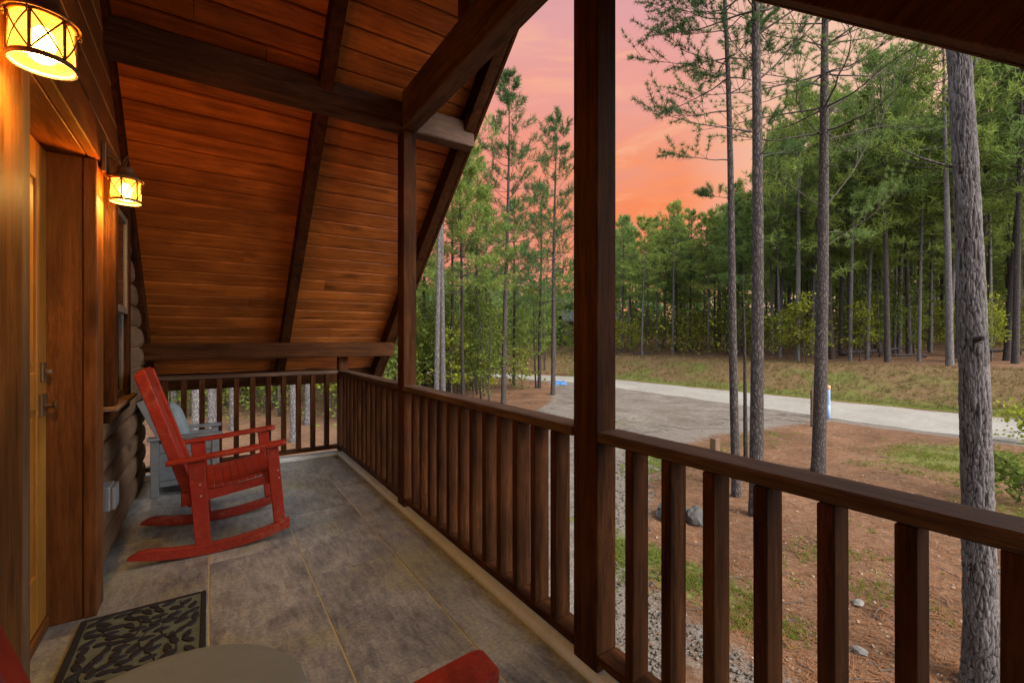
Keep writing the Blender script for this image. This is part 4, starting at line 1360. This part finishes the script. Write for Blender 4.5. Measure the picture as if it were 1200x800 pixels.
place(529, 20.0, 'pine_tree', 'dark thin pine trunk right of the pale pair', make_pine(207, 12.0, 0.085, 0.5, 1.6, 14, leanv(0.1), dead=8, **mid_t), M_bark_d, M_needle)
place(556, 24.0, 'pine_tree', 'slim dark pine behind the bushy green pine', make_pine(208, 12.6, 0.09, 0.45, 1.7, 15, leanv(0.2), dead=8, **mid_t), M_bark_d, M_needle)
place(602, 26.5, 'pine_tree', 'lower thin pine close behind the tall narrow pine', make_pine(209, 10.5, 0.10, 0.45, 1.5, 13, leanv(0.1), dead=6, **mid_t), M_bark_d, M_needle)
place(497, 23.0, 'pine_tree', 'thin pine beside the right face of the second post', make_pine(210, 11.5, 0.10, 0.5, 1.6, 13, leanv(0.0), dead=6, **mid_t), M_bark_d, M_needle)
place(570, 31.0, 'pine_tree', 'distant slim pine between bushy and narrow pines', make_pine(211, 11.5, 0.11, 0.45, 1.7, 13, leanv(0.0), dead=6, **mid_t), M_bark_d, M_needle)

# pale trunks beyond the end railing
lblE = 'pale grey pine trunk seen between the balusters of the end railing'
pro = place(230, 11.5, 'pine_tree', lblE, make_pine(220, 13, 0.115, 0.6, 1.6, 8, (0.1, 0.1), dead=3, **mid_t), M_bark_g, M_needle, group='pale trunks beyond the end railing')
for (px, d, rz) in ((249, 12.5, 1.0), (274, 13.5, 2.0), (345, 12.0, 3.0), (361, 14.5, 4.0), (300, 22, 5.0), (318, 19.0, 0.5), (205, 16, 2.5), (385, 18, 3.5), (412, 17, 1.5), (440, 20, 2.2)):
    c = copy_tree(pro); x, y = PX(px, d); c.location = (x, y, float(gz(x, y)) - 0.02); c.rotation_euler = (0, 0, rz)
    c.scale = (1, 1, 1)

# ------------------------------------------------------------------ forest beyond the road (shared meshes)
far_t = dict(tl=0.32, tn=6, tw=0.050, sparse=0.62)
protos = []
for i, (H, r0, c0, Wc, wh, lm, bm_) in enumerate(((14.5, 0.13, 0.50, 2.2, 15, M_needle, M_bark), (15.5, 0.145, 0.54, 2.4, 15, M_needle_y, M_bark_g), (13.0, 0.10, 0.46, 2.0, 14, M_needle_y, M_bark_g), (16.0, 0.14, 0.56, 2.3, 13, M_needle, M_bark), (12.5, 0.085, 0.45, 1.8, 13, M_needle, M_bark_g), (13.5, 0.12, 0.33, 2.7, 15, M_needle_y, M_bark))):
    protos.append(dict(parts=make_pine(300 + i, H, r0, c0, Wc, wh, (0.3 * math.sin(i), 0.3 * math.cos(i)), dead=8, per=(4, 6), twigs=6, tper=3, seg=7, **far_t), bark=bm_, leaf=lm, H=H))
LBL_F = 'slender pine in the dense wood beyond the road'
GRP_F = 'pines of the wood beyond the road'
froots = [None] * len(protos)
rng = random.Random(77)


def add_forest(x, y, i, s, rz, label=LBL_F, group=GRP_F):
    if froots[i] is None:
        p = protos[i]
        r_ = make_tree('pine_tree', label, 'pine tree', (x, y, 0), p['parts'], p['bark'], p['leaf'], group)
        froots[i] = r_
    else:
        r_ = copy_tree(froots[i])
    tag(r_, label, 'pine tree', group)
    r_.location = (x, y, float(gz(x, y)) - 0.05); r_.rotation_euler = (R(rng.uniform(-1.5, 1.5)), R(rng.uniform(-1.5, 1.5)), rz); r_.scale = (s, s, s)
    return r_


cnt = 0; pos = []
# trees picked out along the forest edge as in the photo
for (px, dd, i, s) in ((730, 38, 0, 0.86), (752, 36, 2, 0.90), (770, 40, 4, 1.0), (788, 37, 1, 0.84), (793, 40, 0, 0.85), (808, 39, 3, 0.8), (830, 36, 2, 0.92), (838, 41, 0, 0.9), (905, 33, 2, 0.95), (934, 27.5, 1, 0.86), (951, 30, 4, 1.0), (1016, 27, 2, 0.9), (1040, 24.8, 0, 0.95), (1065, 28, 3, 0.9), (1113, 22.0, 1, 0.92), (1180, 23.5, 3, 0.95), (1190, 22.0, 0, 0.95), (985, 31, 3, 0.9), (870, 36, 3, 0.9), (850, 38, 4, 1.0), (1090, 31, 2, 1.0), (1160, 27, 2, 1.0), (975, 28, 5, 1.0), (1150, 24, 5, 1.0), (1245, 22, 5, 1.0)):
    x, y = PX(px, dd); pos.append((x, y)); add_forest(x, y, i, s * (1.2 if px > 900 else 0.92), rng.uniform(0, 6.28)); cnt += 1
tries = 0
while cnt < 240 and tries < 9000:
    tries += 1
    px = rng.uniform(690, 1330); d = 24 + 46 * rng.random() ** 1.15
    x, y = PX(px, d)
    if x < float(road_far(y)) + 6.2: continue
    if any((x - a) ** 2 + (y - b_) ** 2 < 1.7 ** 2 for a, b_ in pos): continue
    pos.append((x, y))
    s = rng.uniform(0.82, 1.02) * (1.14 if px > 900 else (0.88 if d < 45 else 1.0))
    add_forest(x, y, rng.choice((0, 1, 2, 3, 4, 2, 4, 5)), s, rng.uniform(0, 6.28)); cnt += 1
LBL_L = 'slim pine in the young wood to the left of the road bend'
GRP_L = 'pines of the young wood left of the road bend'
while cnt < 298 and tries < 20000:
    tries += 1
    px = rng.uniform(150, 690); d = 24 + 40 * rng.random()
    x, y = PX(px, d)
    tr_ = x - float(road_far(min(y, 60)))
    if -7.5 < tr_ < 1.5 and y < 46: continue
    if drive_field(np.array(x), np.array(y)) > -1: continue
    if any((x - a) ** 2 + (y - b_) ** 2 < 2.2 ** 2 for a, b_ in pos): continue
    pos.append((x, y))
    s = rng.uniform(0.40, 0.62) if px > 470 else rng.uniform(0.6, 0.95)
    add_forest(x, y, rng.randrange(len(protos)), s, rng.uniform(0, 6.28), LBL_L, GRP_L); cnt += 1


# ------------------------------------------------------------------ understory saplings
def make_sapling(seed, H, spread, nbr, nleaf, size):
    rng_ = np.random.default_rng(seed)
    pts = trunk_path(H, (rng_.normal(0, 0.2), rng_.normal(0, 0.2)), rng_, 8, 0.12)
    tr = MB(); tr.tube(pts, [0.035 * H / 4 * (1 - 0.85 * i / 8) + 0.004 for i in range(9)], 5)
    P = []
    for b_ in range(nbr):
        t_ = 0.22 + 0.78 * (b_ + rng_.uniform(0, 1)) / nbr
        q = interp_path(pts, t_); az = rng_.uniform(0, 6.28); el = rng_.uniform(0.0, 0.6)
        L = spread * (1.1 - 0.7 * t_) * rng_.uniform(0.6, 1.3)
        bp_ = [q]
        for i in range(4):
            q = q + Vector((math.cos(az) * math.cos(el), math.sin(az) * math.cos(el), math.sin(el))) * L / 4
            az += rng_.normal(0, 0.25); el += rng_.normal(-0.05, 0.15); bp_.append(q)
        tr.tube(bp_, [0.012, 0.010, 0.008, 0.005, 0.003], 3, cap=False)
        for j in range(nleaf):
            tt = rng_.uniform(0.2, 1.0); c_ = interp_path(bp_, tt)
            P.append((c_.x + rng_.normal(0, 0.16), c_.y + rng_.normal(0, 0.16), c_.z + rng_.normal(0, 0.09)))
    V, F = leaf_quads(P, size, rng_, 0.15)
    return tr, V, F


sap = []
for i, (H, sp_, nb, nl, sz, lm) in enumerate(((4.2, 1.5, 20, 26, 0.17, M_leaf), (5.5, 1.7, 24, 26, 0.18, M_leaf_g), (3.0, 1.2, 16, 24, 0.15, M_leaf), (6.3, 2.0, 26, 24, 0.20, M_leaf_g), (3.6, 1.3, 18, 18, 0.15, M_leaf_o))):
    sap.append(dict(parts=make_sapling(400 + i, H, sp_, nb, nl, sz), leaf=lm))
sroots = [None] * len(sap)


def add_sap(x, y, i, s, label, group):
    if sroots[i] is None:
        sroots[i] = make_tree('leafy_sapling', label, 'sapling', (x, y, 0), sap[i]['parts'], M_twig, sap[i]['leaf'], group)
        r_ = sroots[i]
    else:
        r_ = copy_tree(sroots[i])
    tag(r_, label, 'sapling', group)
    r_.location = (x, y, float(gz(x, y)) - 0.03); r_.rotation_euler = (0, 0, rng.uniform(0, 6.28)); r_.scale = (s, s, s)
    return r_


LS1, GS1 = 'yellow green leafy sapling among the trunks beyond the road', 'saplings of the wood beyond the road'
n = 0
while n < 120:
    px = rng.uniform(690, 1300); d = 23 + 30 * rng.random() ** 1.2
    x, y = PX(px, d)
    if x < float(road_far(y)) + 5.6: continue
    add_sap(x, y, rng.choice((0, 1, 2, 3, 4, 0, 2)), rng.uniform(0.7, 1.1), LS1, GS1); n += 1
LS2, GS2 = 'yellow green leafy sapling in the young wood left of the drive', 'saplings left of the drive'
n = 0
while n < 175:
    px = rng.uniform(160, 690) if n % 3 else rng.uniform(470, 610); d = (15 if px < 470 else 19) + 24 * rng.random()
    x, y = PX(px, d)
    tr_ = x - float(road_far(min(y, 60)))
    if -7.0 < tr_ < 1.2 and y < 46: continue
    if drive_field(np.array(x), np.array(y)) > -1.5: continue
    if px > 575 and d < 28: continue
    if px > 470 and px < 575 and d < 17: continue
    add_sap(x, y, rng.choice((0, 1, 2, 3, 0, 1)), rng.uniform(0.6, 1.0), LS2, GS2); n += 1
x, y = PX(612, 24.5); add_sap(x, y, 2, 0.75, 'small bright green sapling in front of the road bend, between two tall pines', None)
# the shrub at the right edge and a sprig by the road
P = np.random.default_rng(5)
def shrub(px, d, H, Rr, nl, label, lm, seed):
    tr, V, F = make_sapling(seed, H, Rr, 14, nl, 0.10)
    x, y = PX(px, d)
    return make_tree('green_shrub', label, 'shrub', (x, y, float(gz(x, y)) - 0.03), (tr, V, F), M_twig, lm, None, 0.4, 'foliage')
shrub(1192, 7.6, 0.75, 0.55, 40, 'low green shrub on the pine straw right of the thick trunk', M_leaf_g, 501)
shrub(1200, 11.8, 0.9, 0.6, 26, 'yellow green sprig at the right edge beside the road', M_leaf, 502)

# dense undergrowth that reads as one mass
def thicket(name, cnt, pxr, dr_, zr_, size, mat_, seed, cond):
    rg = np.random.default_rng(seed)
    P = []
    while len(P) < cnt:
        px = rg.uniform(*pxr); d = rg.uniform(*dr_)
        x, y = PX(px, d)
        if not cond(x, y): continue
        nn = mnoise.noise(Vector((x * 0.35, y * 0.35, seed)))
        if nn < -0.05: continue
        zc = float(gz(x, y)) + zr_[0] + (zr_[1] - zr_[0]) * rg.random() ** 1.3 * (0.6 + nn)
        for _ in range(14):
            P.append((x + rg.normal(0, 0.45), y + rg.normal(0, 0.45), zc + rg.normal(0, 0.28)))
    V, F = leaf_quads(P, size, rg, 0.1)
    return tag(link_mesh(name, np_mesh(name, V, F), mat_), 'dense leafy undergrowth between the trunks', 'undergrowth', None, 'stuff')


far_ok = lambda x, y: x > float(road_far(y)) + 6.5
left_ok = lambda x, y: not (-7.0 < x - float(road_far(min(y, 60))) < 1.5 and y < 48) and float(drive_field(np.array(x), np.array(y))) < -2
thicket('undergrowth', 22000, (690, 1320), (34, 66), (0.1, 5.0), 0.24, M_leaf_o, 31, far_ok)
thicket('undergrowth', 13000, (690, 1320), (31, 58), (0.5, 5.0), 0.20, M_leaf, 32, far_ok)
thicket('undergrowth', 30000, (150, 700), (22, 60), (0.1, 5.0), 0.22, M_leaf_g, 33, left_ok)
thicket('undergrowth', 9000, (160, 480), (14, 30), (0.0, 2.6), 0.12, M_leaf_g, 35, left_ok)
thicket('far_wood', 42000, (100, 720), (50, 72), (0.3, 8.5), 0.45, M_needle_d, 36, lambda x, y: x - float(road_far(min(y, 60))) > 1.5 or y > 50)['label'] = 'far green wood beyond the road bend, left of the nearest post'
# the far wood closing the view
thicket('far_wood', 50000, (100, 1400), (72, 105), (0.3, 11.0), 0.9, M_needle_d, 34, lambda x, y: True)['label'] = 'dark far wood closing the view behind the trunks'

# ------------------------------------------------------------------ ground litter (nobody could count it)
def scatter(cnt, fn, seed):
    rg = np.random.default_rng(seed); out = []
    while len(out) < cnt:
        p = fn(rg)
        if p is not None: out.append(p)
    return np.array(out), rg


def cover_at(x, y):
    i = int(np.searchsorted(ys, y)); j = int(np.searchsorted(xs, x))
    q = rgba[min(i, ny - 1) * nx + min(j, nx - 1)]
    return q


def near_pt(rg):
    px = rg.uniform(690, 1330); d = 3.2 + 13 * rg.random() ** 1.7
    x, y = PX(px, d)
    if x < 1.7 or x > float(road_near(y)) - 0.1: return None
    return x, y


def straw_pt(rg):
    p = near_pt(rg)
    if p is None: return None
    c = cover_at(*p)
    if c[1] > 0.35 and rg.random() > 0.06: return None
    return (p[0], p[1], float(gz(*p)))


Pp, rg = scatter(15000, straw_pt, 41)
m = len(Pp)
a = rg.uniform(0, 6.28, m); L = rg.uniform(0.06, 0.15, m); w = rg.uniform(0.002, 0.0045, m)
dvx = np.stack([np.cos(a), np.sin(a), rg.normal(0, 0.12, m)], 1); sv = np.stack([-np.sin(a), np.cos(a), np.zeros(m)], 1)
Pz = Pp + np.array([0, 0, 0.014])
V = np.stack([Pz - sv * w[:, None], Pz + sv * w[:, None], Pz + dvx * L[:, None] + sv * w[:, None] * 0.6, Pz + dvx * L[:, None] - sv * w[:, None] * 0.6], 1).reshape(-1, 3)
tag(link_mesh('pine_straw', np_mesh('pine_straw', V, np.arange(len(V)).reshape(-1, 4)), M_straw), 'fallen pine needles covering the slope below the railing', 'pine straw', None, 'stuff')

Pp, rg = scatter(2400, straw_pt, 42)
V, F = leaf_quads(Pp + np.array([0, 0, 0.012]), 0.034, rg)
tag(link_mesh('dead_leaves', np_mesh('dead_leaves', V, F), M_litter), 'pale dead leaves scattered over the pine straw', 'leaf litter', None, 'stuff')


Pp, rg = scatter(230, straw_pt, 46)
tw_ = MB()
for p in Pp:
    a_ = rg.uniform(0, 6.28); L_ = rg.uniform(0.08, 0.32); b0 = Vector(p) + Vector((0, 0, 0.018))
    m1 = b0 + Vector((math.cos(a_), math.sin(a_), 0.03)) * L_ * 0.5; a_ += rg.normal(0, 0.35)
    tw_.tube([b0, m1, m1 + Vector((math.cos(a_), math.sin(a_), 0.0)) * L_ * 0.5], [0.006, 0.005, 0.002], 4, cap=False)
tag(tw_.build('twigs', M_twig), 'small fallen twigs on the pine straw', 'twigs', None, 'stuff')


def grass_pt(rg):
    px = rg.uniform(690, 1330); d = 3.2 + 24 * rg.random() ** 1.5
    x, y = PX(px, d)
    if x < 1.9 or x > 27.5: return None
    rn = float(road_near(y)); rf_ = float(road_far(y))
    if rn - 0.1 < x < rf_ + 0.25: return None
    if x > rf_ + 1.6 and rg.random() < 0.75: return None
    c = cover_at(x, y)
    nn = 0.5 + 0.9 * mnoise.noise(Vector((x * 1.6, y * 1.6, 2.0)))
    if c[0] * nn < rg.random() * 0.5 + 0.08: return None
    return (x, y, float(gz(x, y)))


Pp, rg = scatter(7200, grass_pt, 43)
V, F = tuft_mesh(Pp, np.tile([0, 0, 1.4], (len(Pp), 1)), 0.055, 9, 0.006, rg)
V[:, 2] = np.maximum(V[:, 2], gz(V[:, 0], V[:, 1]) - 0.01)
tag(link_mesh('grass', np_mesh('grass', V, F), M_grass), 'patches of short green grass on the slope and along the road', 'grass', None, 'stuff')


def bank_pt(rg):
    px = rg.uniform(560, 1330); d = 14 + 26 * rg.random()
    x, y = PX(px, d)
    t_ = x - float(road_far(y))
    if t_ < 0.5 or t_ > 6.5: return None
    if rg.random() < 0.25 * (t_ > 4.5): return None
    return (x, y, float(gz(x, y)))


Pp, rg = scatter(3800, bank_pt, 44)
V, F = tuft_mesh(Pp, np.tile([0, 0, 1.1], (len(Pp), 1)), 0.20, 7, 0.016, rg)
tag(link_mesh('dry_grass', np_mesh('dry_grass', V, F), M_dry), 'dry tan grass on the bank beyond the road', 'dry grass', None, 'stuff')

# gravel stones by the porch and along the drive edges
def stone_pt(rg):
    px = rg.uniform(690, 1000); d = 2.4 + 8 * rg.random() ** 1.8
    x, y = PX(px, d)
    if x < 1.7: return None
    if cover_at(x, y)[1] < 0.45: return None
    return (x, y, float(gz(x, y)))


Pp, rg = scatter(3000, stone_pt, 45)
octa = np.array([(1, 0, 0), (-1, 0, 0), (0, 1, 0), (0, -1, 0), (0, 0, 0.7), (0, 0, -0.7)], float)
of = np.array([(0, 2, 4), (2, 1, 4), (1, 3, 4), (3, 0, 4), (2, 0, 5), (1, 2, 5), (3, 1, 5), (0, 3, 5)])
m = len(Pp)
sz = rg.uniform(0.008, 0.024, (m, 1, 1)); jit = rg.uniform(0.6, 1.3, (m, 6, 3))
V = (Pp[:, None, :] + np.array([0, 0, 0.012]) + octa[None] * sz * jit).reshape(-1, 3)
F = (of[None] + (np.arange(m) * 6)[:, None, None]).reshape(-1, 3)
tag(link_mesh('gravel', np_mesh('gravel', V, F), M_gravel_st), 'loose grey gravel stones beside the porch', 'gravel', None, 'stuff')


# ------------------------------------------------------------------ single things on the ground
def rock(name, loc, size, mat_, label, cat, seed, sub=3, parent=None):
    bm = bmesh.new()
    bmesh.ops.create_icosphere(bm, subdivisions=sub, radius=1.0)
    for v in bm.verts:
        n_ = v.co.normalized()
        k_ = 1 + 0.28 * mnoise.fractal(n_ * 1.6 + Vector((seed, seed * 2, 0)), 1.0, 2.0, 3) + 0.06 * mnoise.noise(n_ * 6 + Vector((seed, 0, 0)))
        v.co = Vector((n_.x * size[0] * k_, n_.y * size[1] * k_, n_.z * size[2] * k_))
    me_ = bpy.data.meshes.new(name); bm.to_mesh(me_); bm.free()
    me_.polygons.foreach_set('use_smooth', [True] * len(me_.polygons))
    me_.set_sharp_from_angle(angle=R(28))
    o = link_mesh(name, me_, mat_)
    o.location = loc
    return tag(o, label, cat)


def gp(px, d, dz=0.0):
    x, y = PX(px, d)
    return (x, y, float(gz(x, y)) + dz)


rock('rock', gp(788, 6.9, 0.10), (0.26, 0.22, 0.15), M_darkstone, 'dark grey rock on the straw behind the balusters, right of the nearest post', 'rock', 3)
rock('rock', gp(816, 6.75, 0.08), (0.16, 0.14, 0.16), M_darkstone, 'smaller dark rock touching the right of the larger rock', 'rock', 8)
rock('stone', gp(1006, 4.65, 0.02), (0.07, 0.05, 0.03), M_stone, 'flat pale stone between balusters on the pine straw', 'stone', 5, 2)
rock('stone', gp(1074, 7.7, 0.02), (0.06, 0.05, 0.03), M_stone, 'pale stone above the railing left of the thick trunk', 'stone', 6, 2)
rock('stone', gp(1068, 7.9, 0.02), (0.045, 0.04, 0.025), M_stone, 'smaller pale stone beside another above the railing', 'stone', 7, 2)
rock('stone', gp(1008, 3.95, 0.02), (0.05, 0.06, 0.03), M_stone, 'greyish white stone low between the balusters near the bottom edge', 'stone', 9, 2)

# short wooden stake behind the railing
x, y, z = gp(838, 8.6)
stk = MB().prism([(x - 0.075, y - 0.06), (x + 0.07, y - 0.07), (x + 0.075, y + 0.06), (x - 0.07, y + 0.07)], 2, z - 0.05, z + 0.86)
o = stk.build('wooden_stake', W_post('Z'), bevel=0.012, loc=(x, y, z)); tag(o, 'short weathered wooden stake just above the railing left of the pines', 'stake')
# brown stake and pale blue marker by the dark pine
x, y, z = gp(951.5, 14.2)
o = MB().tube([(x, y, z - 0.05), (x, y, z + 1.12), (x, y, z + 1.15)], [0.045, 0.042, 0.03], 10).build('brown_stake', W_post('Z'), loc=(x, y, z))
tag(o, 'thin brown stake left of the dark pine by the road', 'stake')
x, y, z = gp(970.5, 15.4)
MK = empty('marker_post', (x, y, z), 'pale blue marker post with a tan cap right of the dark pine', 'marker post')
MB().lathe([(0.001, 0.0), (0.060, 0.0), (0.060, 0.46), (0.055, 0.47), (0.055, 0.50), (0.060, 0.51), (0.060, 1.00), (0.06, 1.01)], (x, y, z), 20).build('tube', M_blue, MK, smooth=True)
MB().lathe([(0.060, 1.012), (0.066, 1.02), (0.066, 1.11), (0.06, 1.145), (0.001, 1.15)], (x, y, z), 20).build('cap', M_tan, MK, smooth=True)
# bright blue tarp bundle on the drive
x, y, z = gp(656, 27.3)
tb = MB(); nq = 22; vs = []; fs = []
for i in range(nq):
    for j in range(nq):
        a, b_ = -1 + 2 * i / (nq - 1), -1 + 2 * j / (nq - 1)
        e = max(0, 1 - a * a) * max(0, 1 - b_ * b_)
        h = 0.26 * e ** 0.4 * (0.75 + 0.5 * mnoise.noise(Vector((a * 3, b_ * 3, 1.0)))) + 0.01
        vs.append((x + CX * 0.42 * a + SX * 0.3 * b_ + 0.04 * mnoise.noise(Vector((a * 4, b_ * 4, 5))), y - SX * 0.42 * a + CX * 0.3 * b_, z + h))
for i in range(nq - 1):
    for j in range(nq - 1):
        fs.append((i * nq + j, i * nq + j + 1, (i + 1) * nq + j + 1, (i + 1) * nq + j))
k0 = len(vs); vs.append((x, y, z - 0.02))
rim = [i * nq for i in range(nq)] + [(nq - 1) * nq + j for j in range(1, nq)] + [i * nq + nq - 1 for i in range(nq - 2, -1, -1)] + [j for j in range(nq - 2, 0, -1)]
for i in range(len(rim)): fs.append((rim[i], rim[(i + 1) % len(rim)], k0))
tb.add(vs, fs); o = tb.build('blue_tarp', M_tarp, loc=(x, y, z)); tag(o, 'bright blue tarp bundle lying where the drive meets the road', 'tarp')


# fallen logs in the wood
def fallen(pxa, da, pxb, db, r_, label, lift=0.1):
    a = Vector(gp(pxa, da, lift)); b_ = Vector(gp(pxb, db, lift + 0.25))
    pts = [a.lerp(b_, i / 6) + Vector((0, 0, 0.05 * math.sin(i * 1.3))) for i in range(7)]
    o = MB().tube(pts, [r_ * (1 - 0.08 * i) for i in range(7)], 9).build('fallen_log', M_bark, smooth=True, loc=tuple(a))
    tag(o, label, 'log')


fallen(985, 28.5, 1068, 29.0, 0.14, 'long fallen log leaning across the forest floor behind the bank', 0.25)
fallen(1085, 27.0, 1030, 26.4, 0.10, 'short dark fallen branch on the bank top left of the thick trunk', 0.1)
fallen(742, 37.5, 775, 37.8, 0.10, 'pale fallen log on the bank top just right of the nearest post', 0.05)
fallen(1155, 26.0, 1215, 25.0, 0.09, 'fallen log behind the thick trunk at the right edge', 0.3)

# half hidden cabin far behind the trees
cx_, cy_ = PX(688, 54)
cbz = float(gz(cx_, cy_)) - 0.2
CB = empty('far_cabin', (cx_, cy_, cbz), 'small cabin half hidden in the wood behind the nearest post', 'cabin')
ORIG[CB.name] = Vector((0, 0, 0))
MB().box(-2.9, 2.9, -2.5, 2.5, 0, 2.9).build('wall', M_cabinwall, CB)
MB().prism([(-3.1, 2.75), (0, 4.1), (3.1, 2.75), (3.1, 2.92), (0, 4.28), (-3.1, 2.92)], 0, -3.2, 3.2).build('roof', M_cabinroof, CB)
for xx in (-1.7, 0.2, 1.9):
    wn = MB().box(xx - 0.45, xx + 0.45, -2.56, -2.502, 1.1, 2.2).build('window', M_cabinroof, CB)
    MB().box(xx - 0.38, xx + 0.38, -2.58, -2.562, 1.17, 2.13).build('pane', M_glass, wn)
CB.rotation_euler = (0, 0, R(-YAW))

# ------------------------------------------------------------------ sky and light
EXPO = 1.9
w = bpy.data.worlds.new('World'); scene.world = w; w.use_nodes = True
nt = w.node_tree
bg = nt.nodes['Background']
sky = N(nt, 'ShaderNodeTexSky', sky_type='NISHITA'); sky.sun_disc = False
SUN_EL, SUN_AZ = 42.0, 168.0      # azimuth clockwise from +Y
sky.sun_elevation = R(SUN_EL); sky.sun_rotation = R(SUN_AZ)
sky.air_density = 1.0; sky.dust_density = 3.0; sky.ozone_density = 1.0
tc = N(nt, 'ShaderNodeTexCoord')
sep = N(nt, 'ShaderNodeSeparateXYZ'); nt.links.new(tc.outputs['Generated'], sep.inputs[0])
X_, Y_, Z_ = sep.outputs[0], sep.outputs[1], sep.outputs[2]
# streaky clouds bend the bands a little
mp = N(nt, 'ShaderNodeMapping'); mp.inputs['Scale'].default_value = (2.2, 2.2, 9.0); nt.links.new(tc.outputs['Generated'], mp.inputs['Vector'])
cl = noise(nt, mp.outputs[0], 1.6, 5, 0.55, 0.6)
zz = math_(nt, 'ADD', Z_, math_(nt, 'MULTIPLY', math_(nt, 'SUBTRACT', cl, 0.5), 0.16))


def lin(r, g, b_):
    f = lambda c: ((c / 255 + 0.055) / 1.055) ** 2.4 if c > 10 else c / 255 / 12.92
    k_ = 2 ** -EXPO
    return (f(r) * k_, f(g) * k_, f(b_) * k_)


rp = ramp(nt, [(0.0, lin(250, 165, 120)), (0.15, lin(250, 148, 105)), (0.27, lin(251, 142, 92)), (0.35, lin(248, 154, 114)), (0.45, lin(241, 164, 146)), (0.57, lin(229, 164, 164)), (0.75, lin(205, 164, 180))])
nt.links.new(zz, rp.inputs[0])
# paler peach towards picture right
ln = math_(nt, 'SQRT', math_(nt, 'ADD', math_(nt, 'MULTIPLY', X_, X_), math_(nt, 'MULTIPLY', Y_, Y_)))
ln = math_(nt, 'MAXIMUM', ln, 0.001)
dr_ = math_(nt, 'DIVIDE', math_(nt, 'ADD', math_(nt, 'MULTIPLY', X_, 0.95), math_(nt, 'MULTIPLY', Y_, 0.31)), ln)
rr_ = ramp(nt, [(0.95, 0.0), (0.996, 1.0)]); nt.links.new(dr_, rr_.inputs[0])
mp2 = N(nt, 'ShaderNodeMapping'); mp2.inputs['Scale'].default_value = (1.4, 1.4, 7.5); mp2.inputs['Rotation'].default_value = (0.12, 0.06, 0); nt.links.new(tc.outputs['Generated'], mp2.inputs['Vector'])
c2 = noise(nt, mp2.outputs[0], 2.6, 6, 0.6, 0.9)
cr1 = ramp(nt, [(0.48, 0.0), (0.68, 0.34)]); nt.links.new(c2, cr1.inputs[0])
cr2 = ramp(nt, [(0.34, 0.5), (0.46, 0.0)]); nt.links.new(c2, cr2.inputs[0])
base_s = mixc(nt, cr1.outputs[0], rp.outputs[0], lin(214, 150, 154))
base_s = mixc(nt, cr2.outputs[0], base_s, lin(254, 188, 150))
sun_c = mixc(nt, math_(nt, 'MULTIPLY', rr_.outputs[0], 0.75), base_s, lin(248, 206, 178))
dl_ = math_(nt, 'DIVIDE', math_(nt, 'ADD', math_(nt, 'MULTIPLY', X_, 0.36), math_(nt, 'MULTIPLY', Y_, 0.933)), ln)
lr_ = ramp(nt, [(0.92, 0.0), (0.985, 0.7)]); nt.links.new(dl_, lr_.inputs[0])
lz_ = ramp(nt, [(0.05, 1.0), (0.42, 1.0), (0.5, 0.0)]); nt.links.new(zz, lz_.inputs[0])
sun_c = mixc(nt, math_(nt, 'MULTIPLY', lr_.outputs[0], lz_.outputs[0]), sun_c, lin(244, 150, 136))
# sunset sector faces the camera's side of the sky
az = math_(nt, 'DIVIDE', math_(nt, 'ADD', math_(nt, 'MULTIPLY', X_, 0.72), math_(nt, 'MULTIPLY', Y_, 0.694)), ln)
ma = ramp(nt, [(0.60, 0.0), (0.80, 1.0)]); nt.links.new(az, ma.inputs[0])
mz = ramp(nt, [(0.60, 1.0), (0.82, 0.0)]); nt.links.new(Z_, mz.inputs[0])
msk = math_(nt, 'MULTIPLY', ma.outputs[0], mz.outputs[0])
SKY_S = 0.15
# pale high overcast over the rest: desaturate the blue sky
hs = N(nt, 'ShaderNodeHueSaturation'); hs.inputs['Saturation'].default_value = 0.35
nt.links.new(sky.outputs[0], hs.inputs['Color'])
sc_ = mixc(nt, 1.0, hs.outputs[0], (SKY_S, SKY_S, SKY_S), 'MULTIPLY')
fin = mixc(nt, msk, sc_, sun_c)
nt.links.new(fin, bg.inputs['Color']); bg.inputs['Strength'].default_value = 1.0

sl = bpy.data.lights.new('sun', 'SUN'); sl.energy = 0.9; sl.angle = R(30); sl.color = (1.0, 0.93, 0.84)
so = bpy.data.objects.new('sun', sl); col.objects.link(so)
dvec = Vector((math.sin(R(SUN_AZ)) * math.cos(R(SUN_EL)), math.cos(R(SUN_AZ)) * math.cos(R(SUN_EL)), math.sin(R(SUN_EL))))
so.rotation_euler = dvec.to_track_quat('Z', 'Y').to_euler()

vs_ = scene.view_settings
vs_.view_transform = 'Standard'; vs_.look = 'None'; vs_.gamma = 1; vs_.exposure = EXPO; vs_.use_curve_mapping = False
scene.render.engine = 'CYCLES'
scene.cycles.use_denoising = True
scene.cycles.max_bounces = 8; scene.cycles.diffuse_bounces = 5; scene.cycles.transparent_max_bounces = 12
scene.cycles.caustics_reflective = False; scene.cycles.caustics_refractive = False
scene.cycles.sample_clamp_indirect = 6
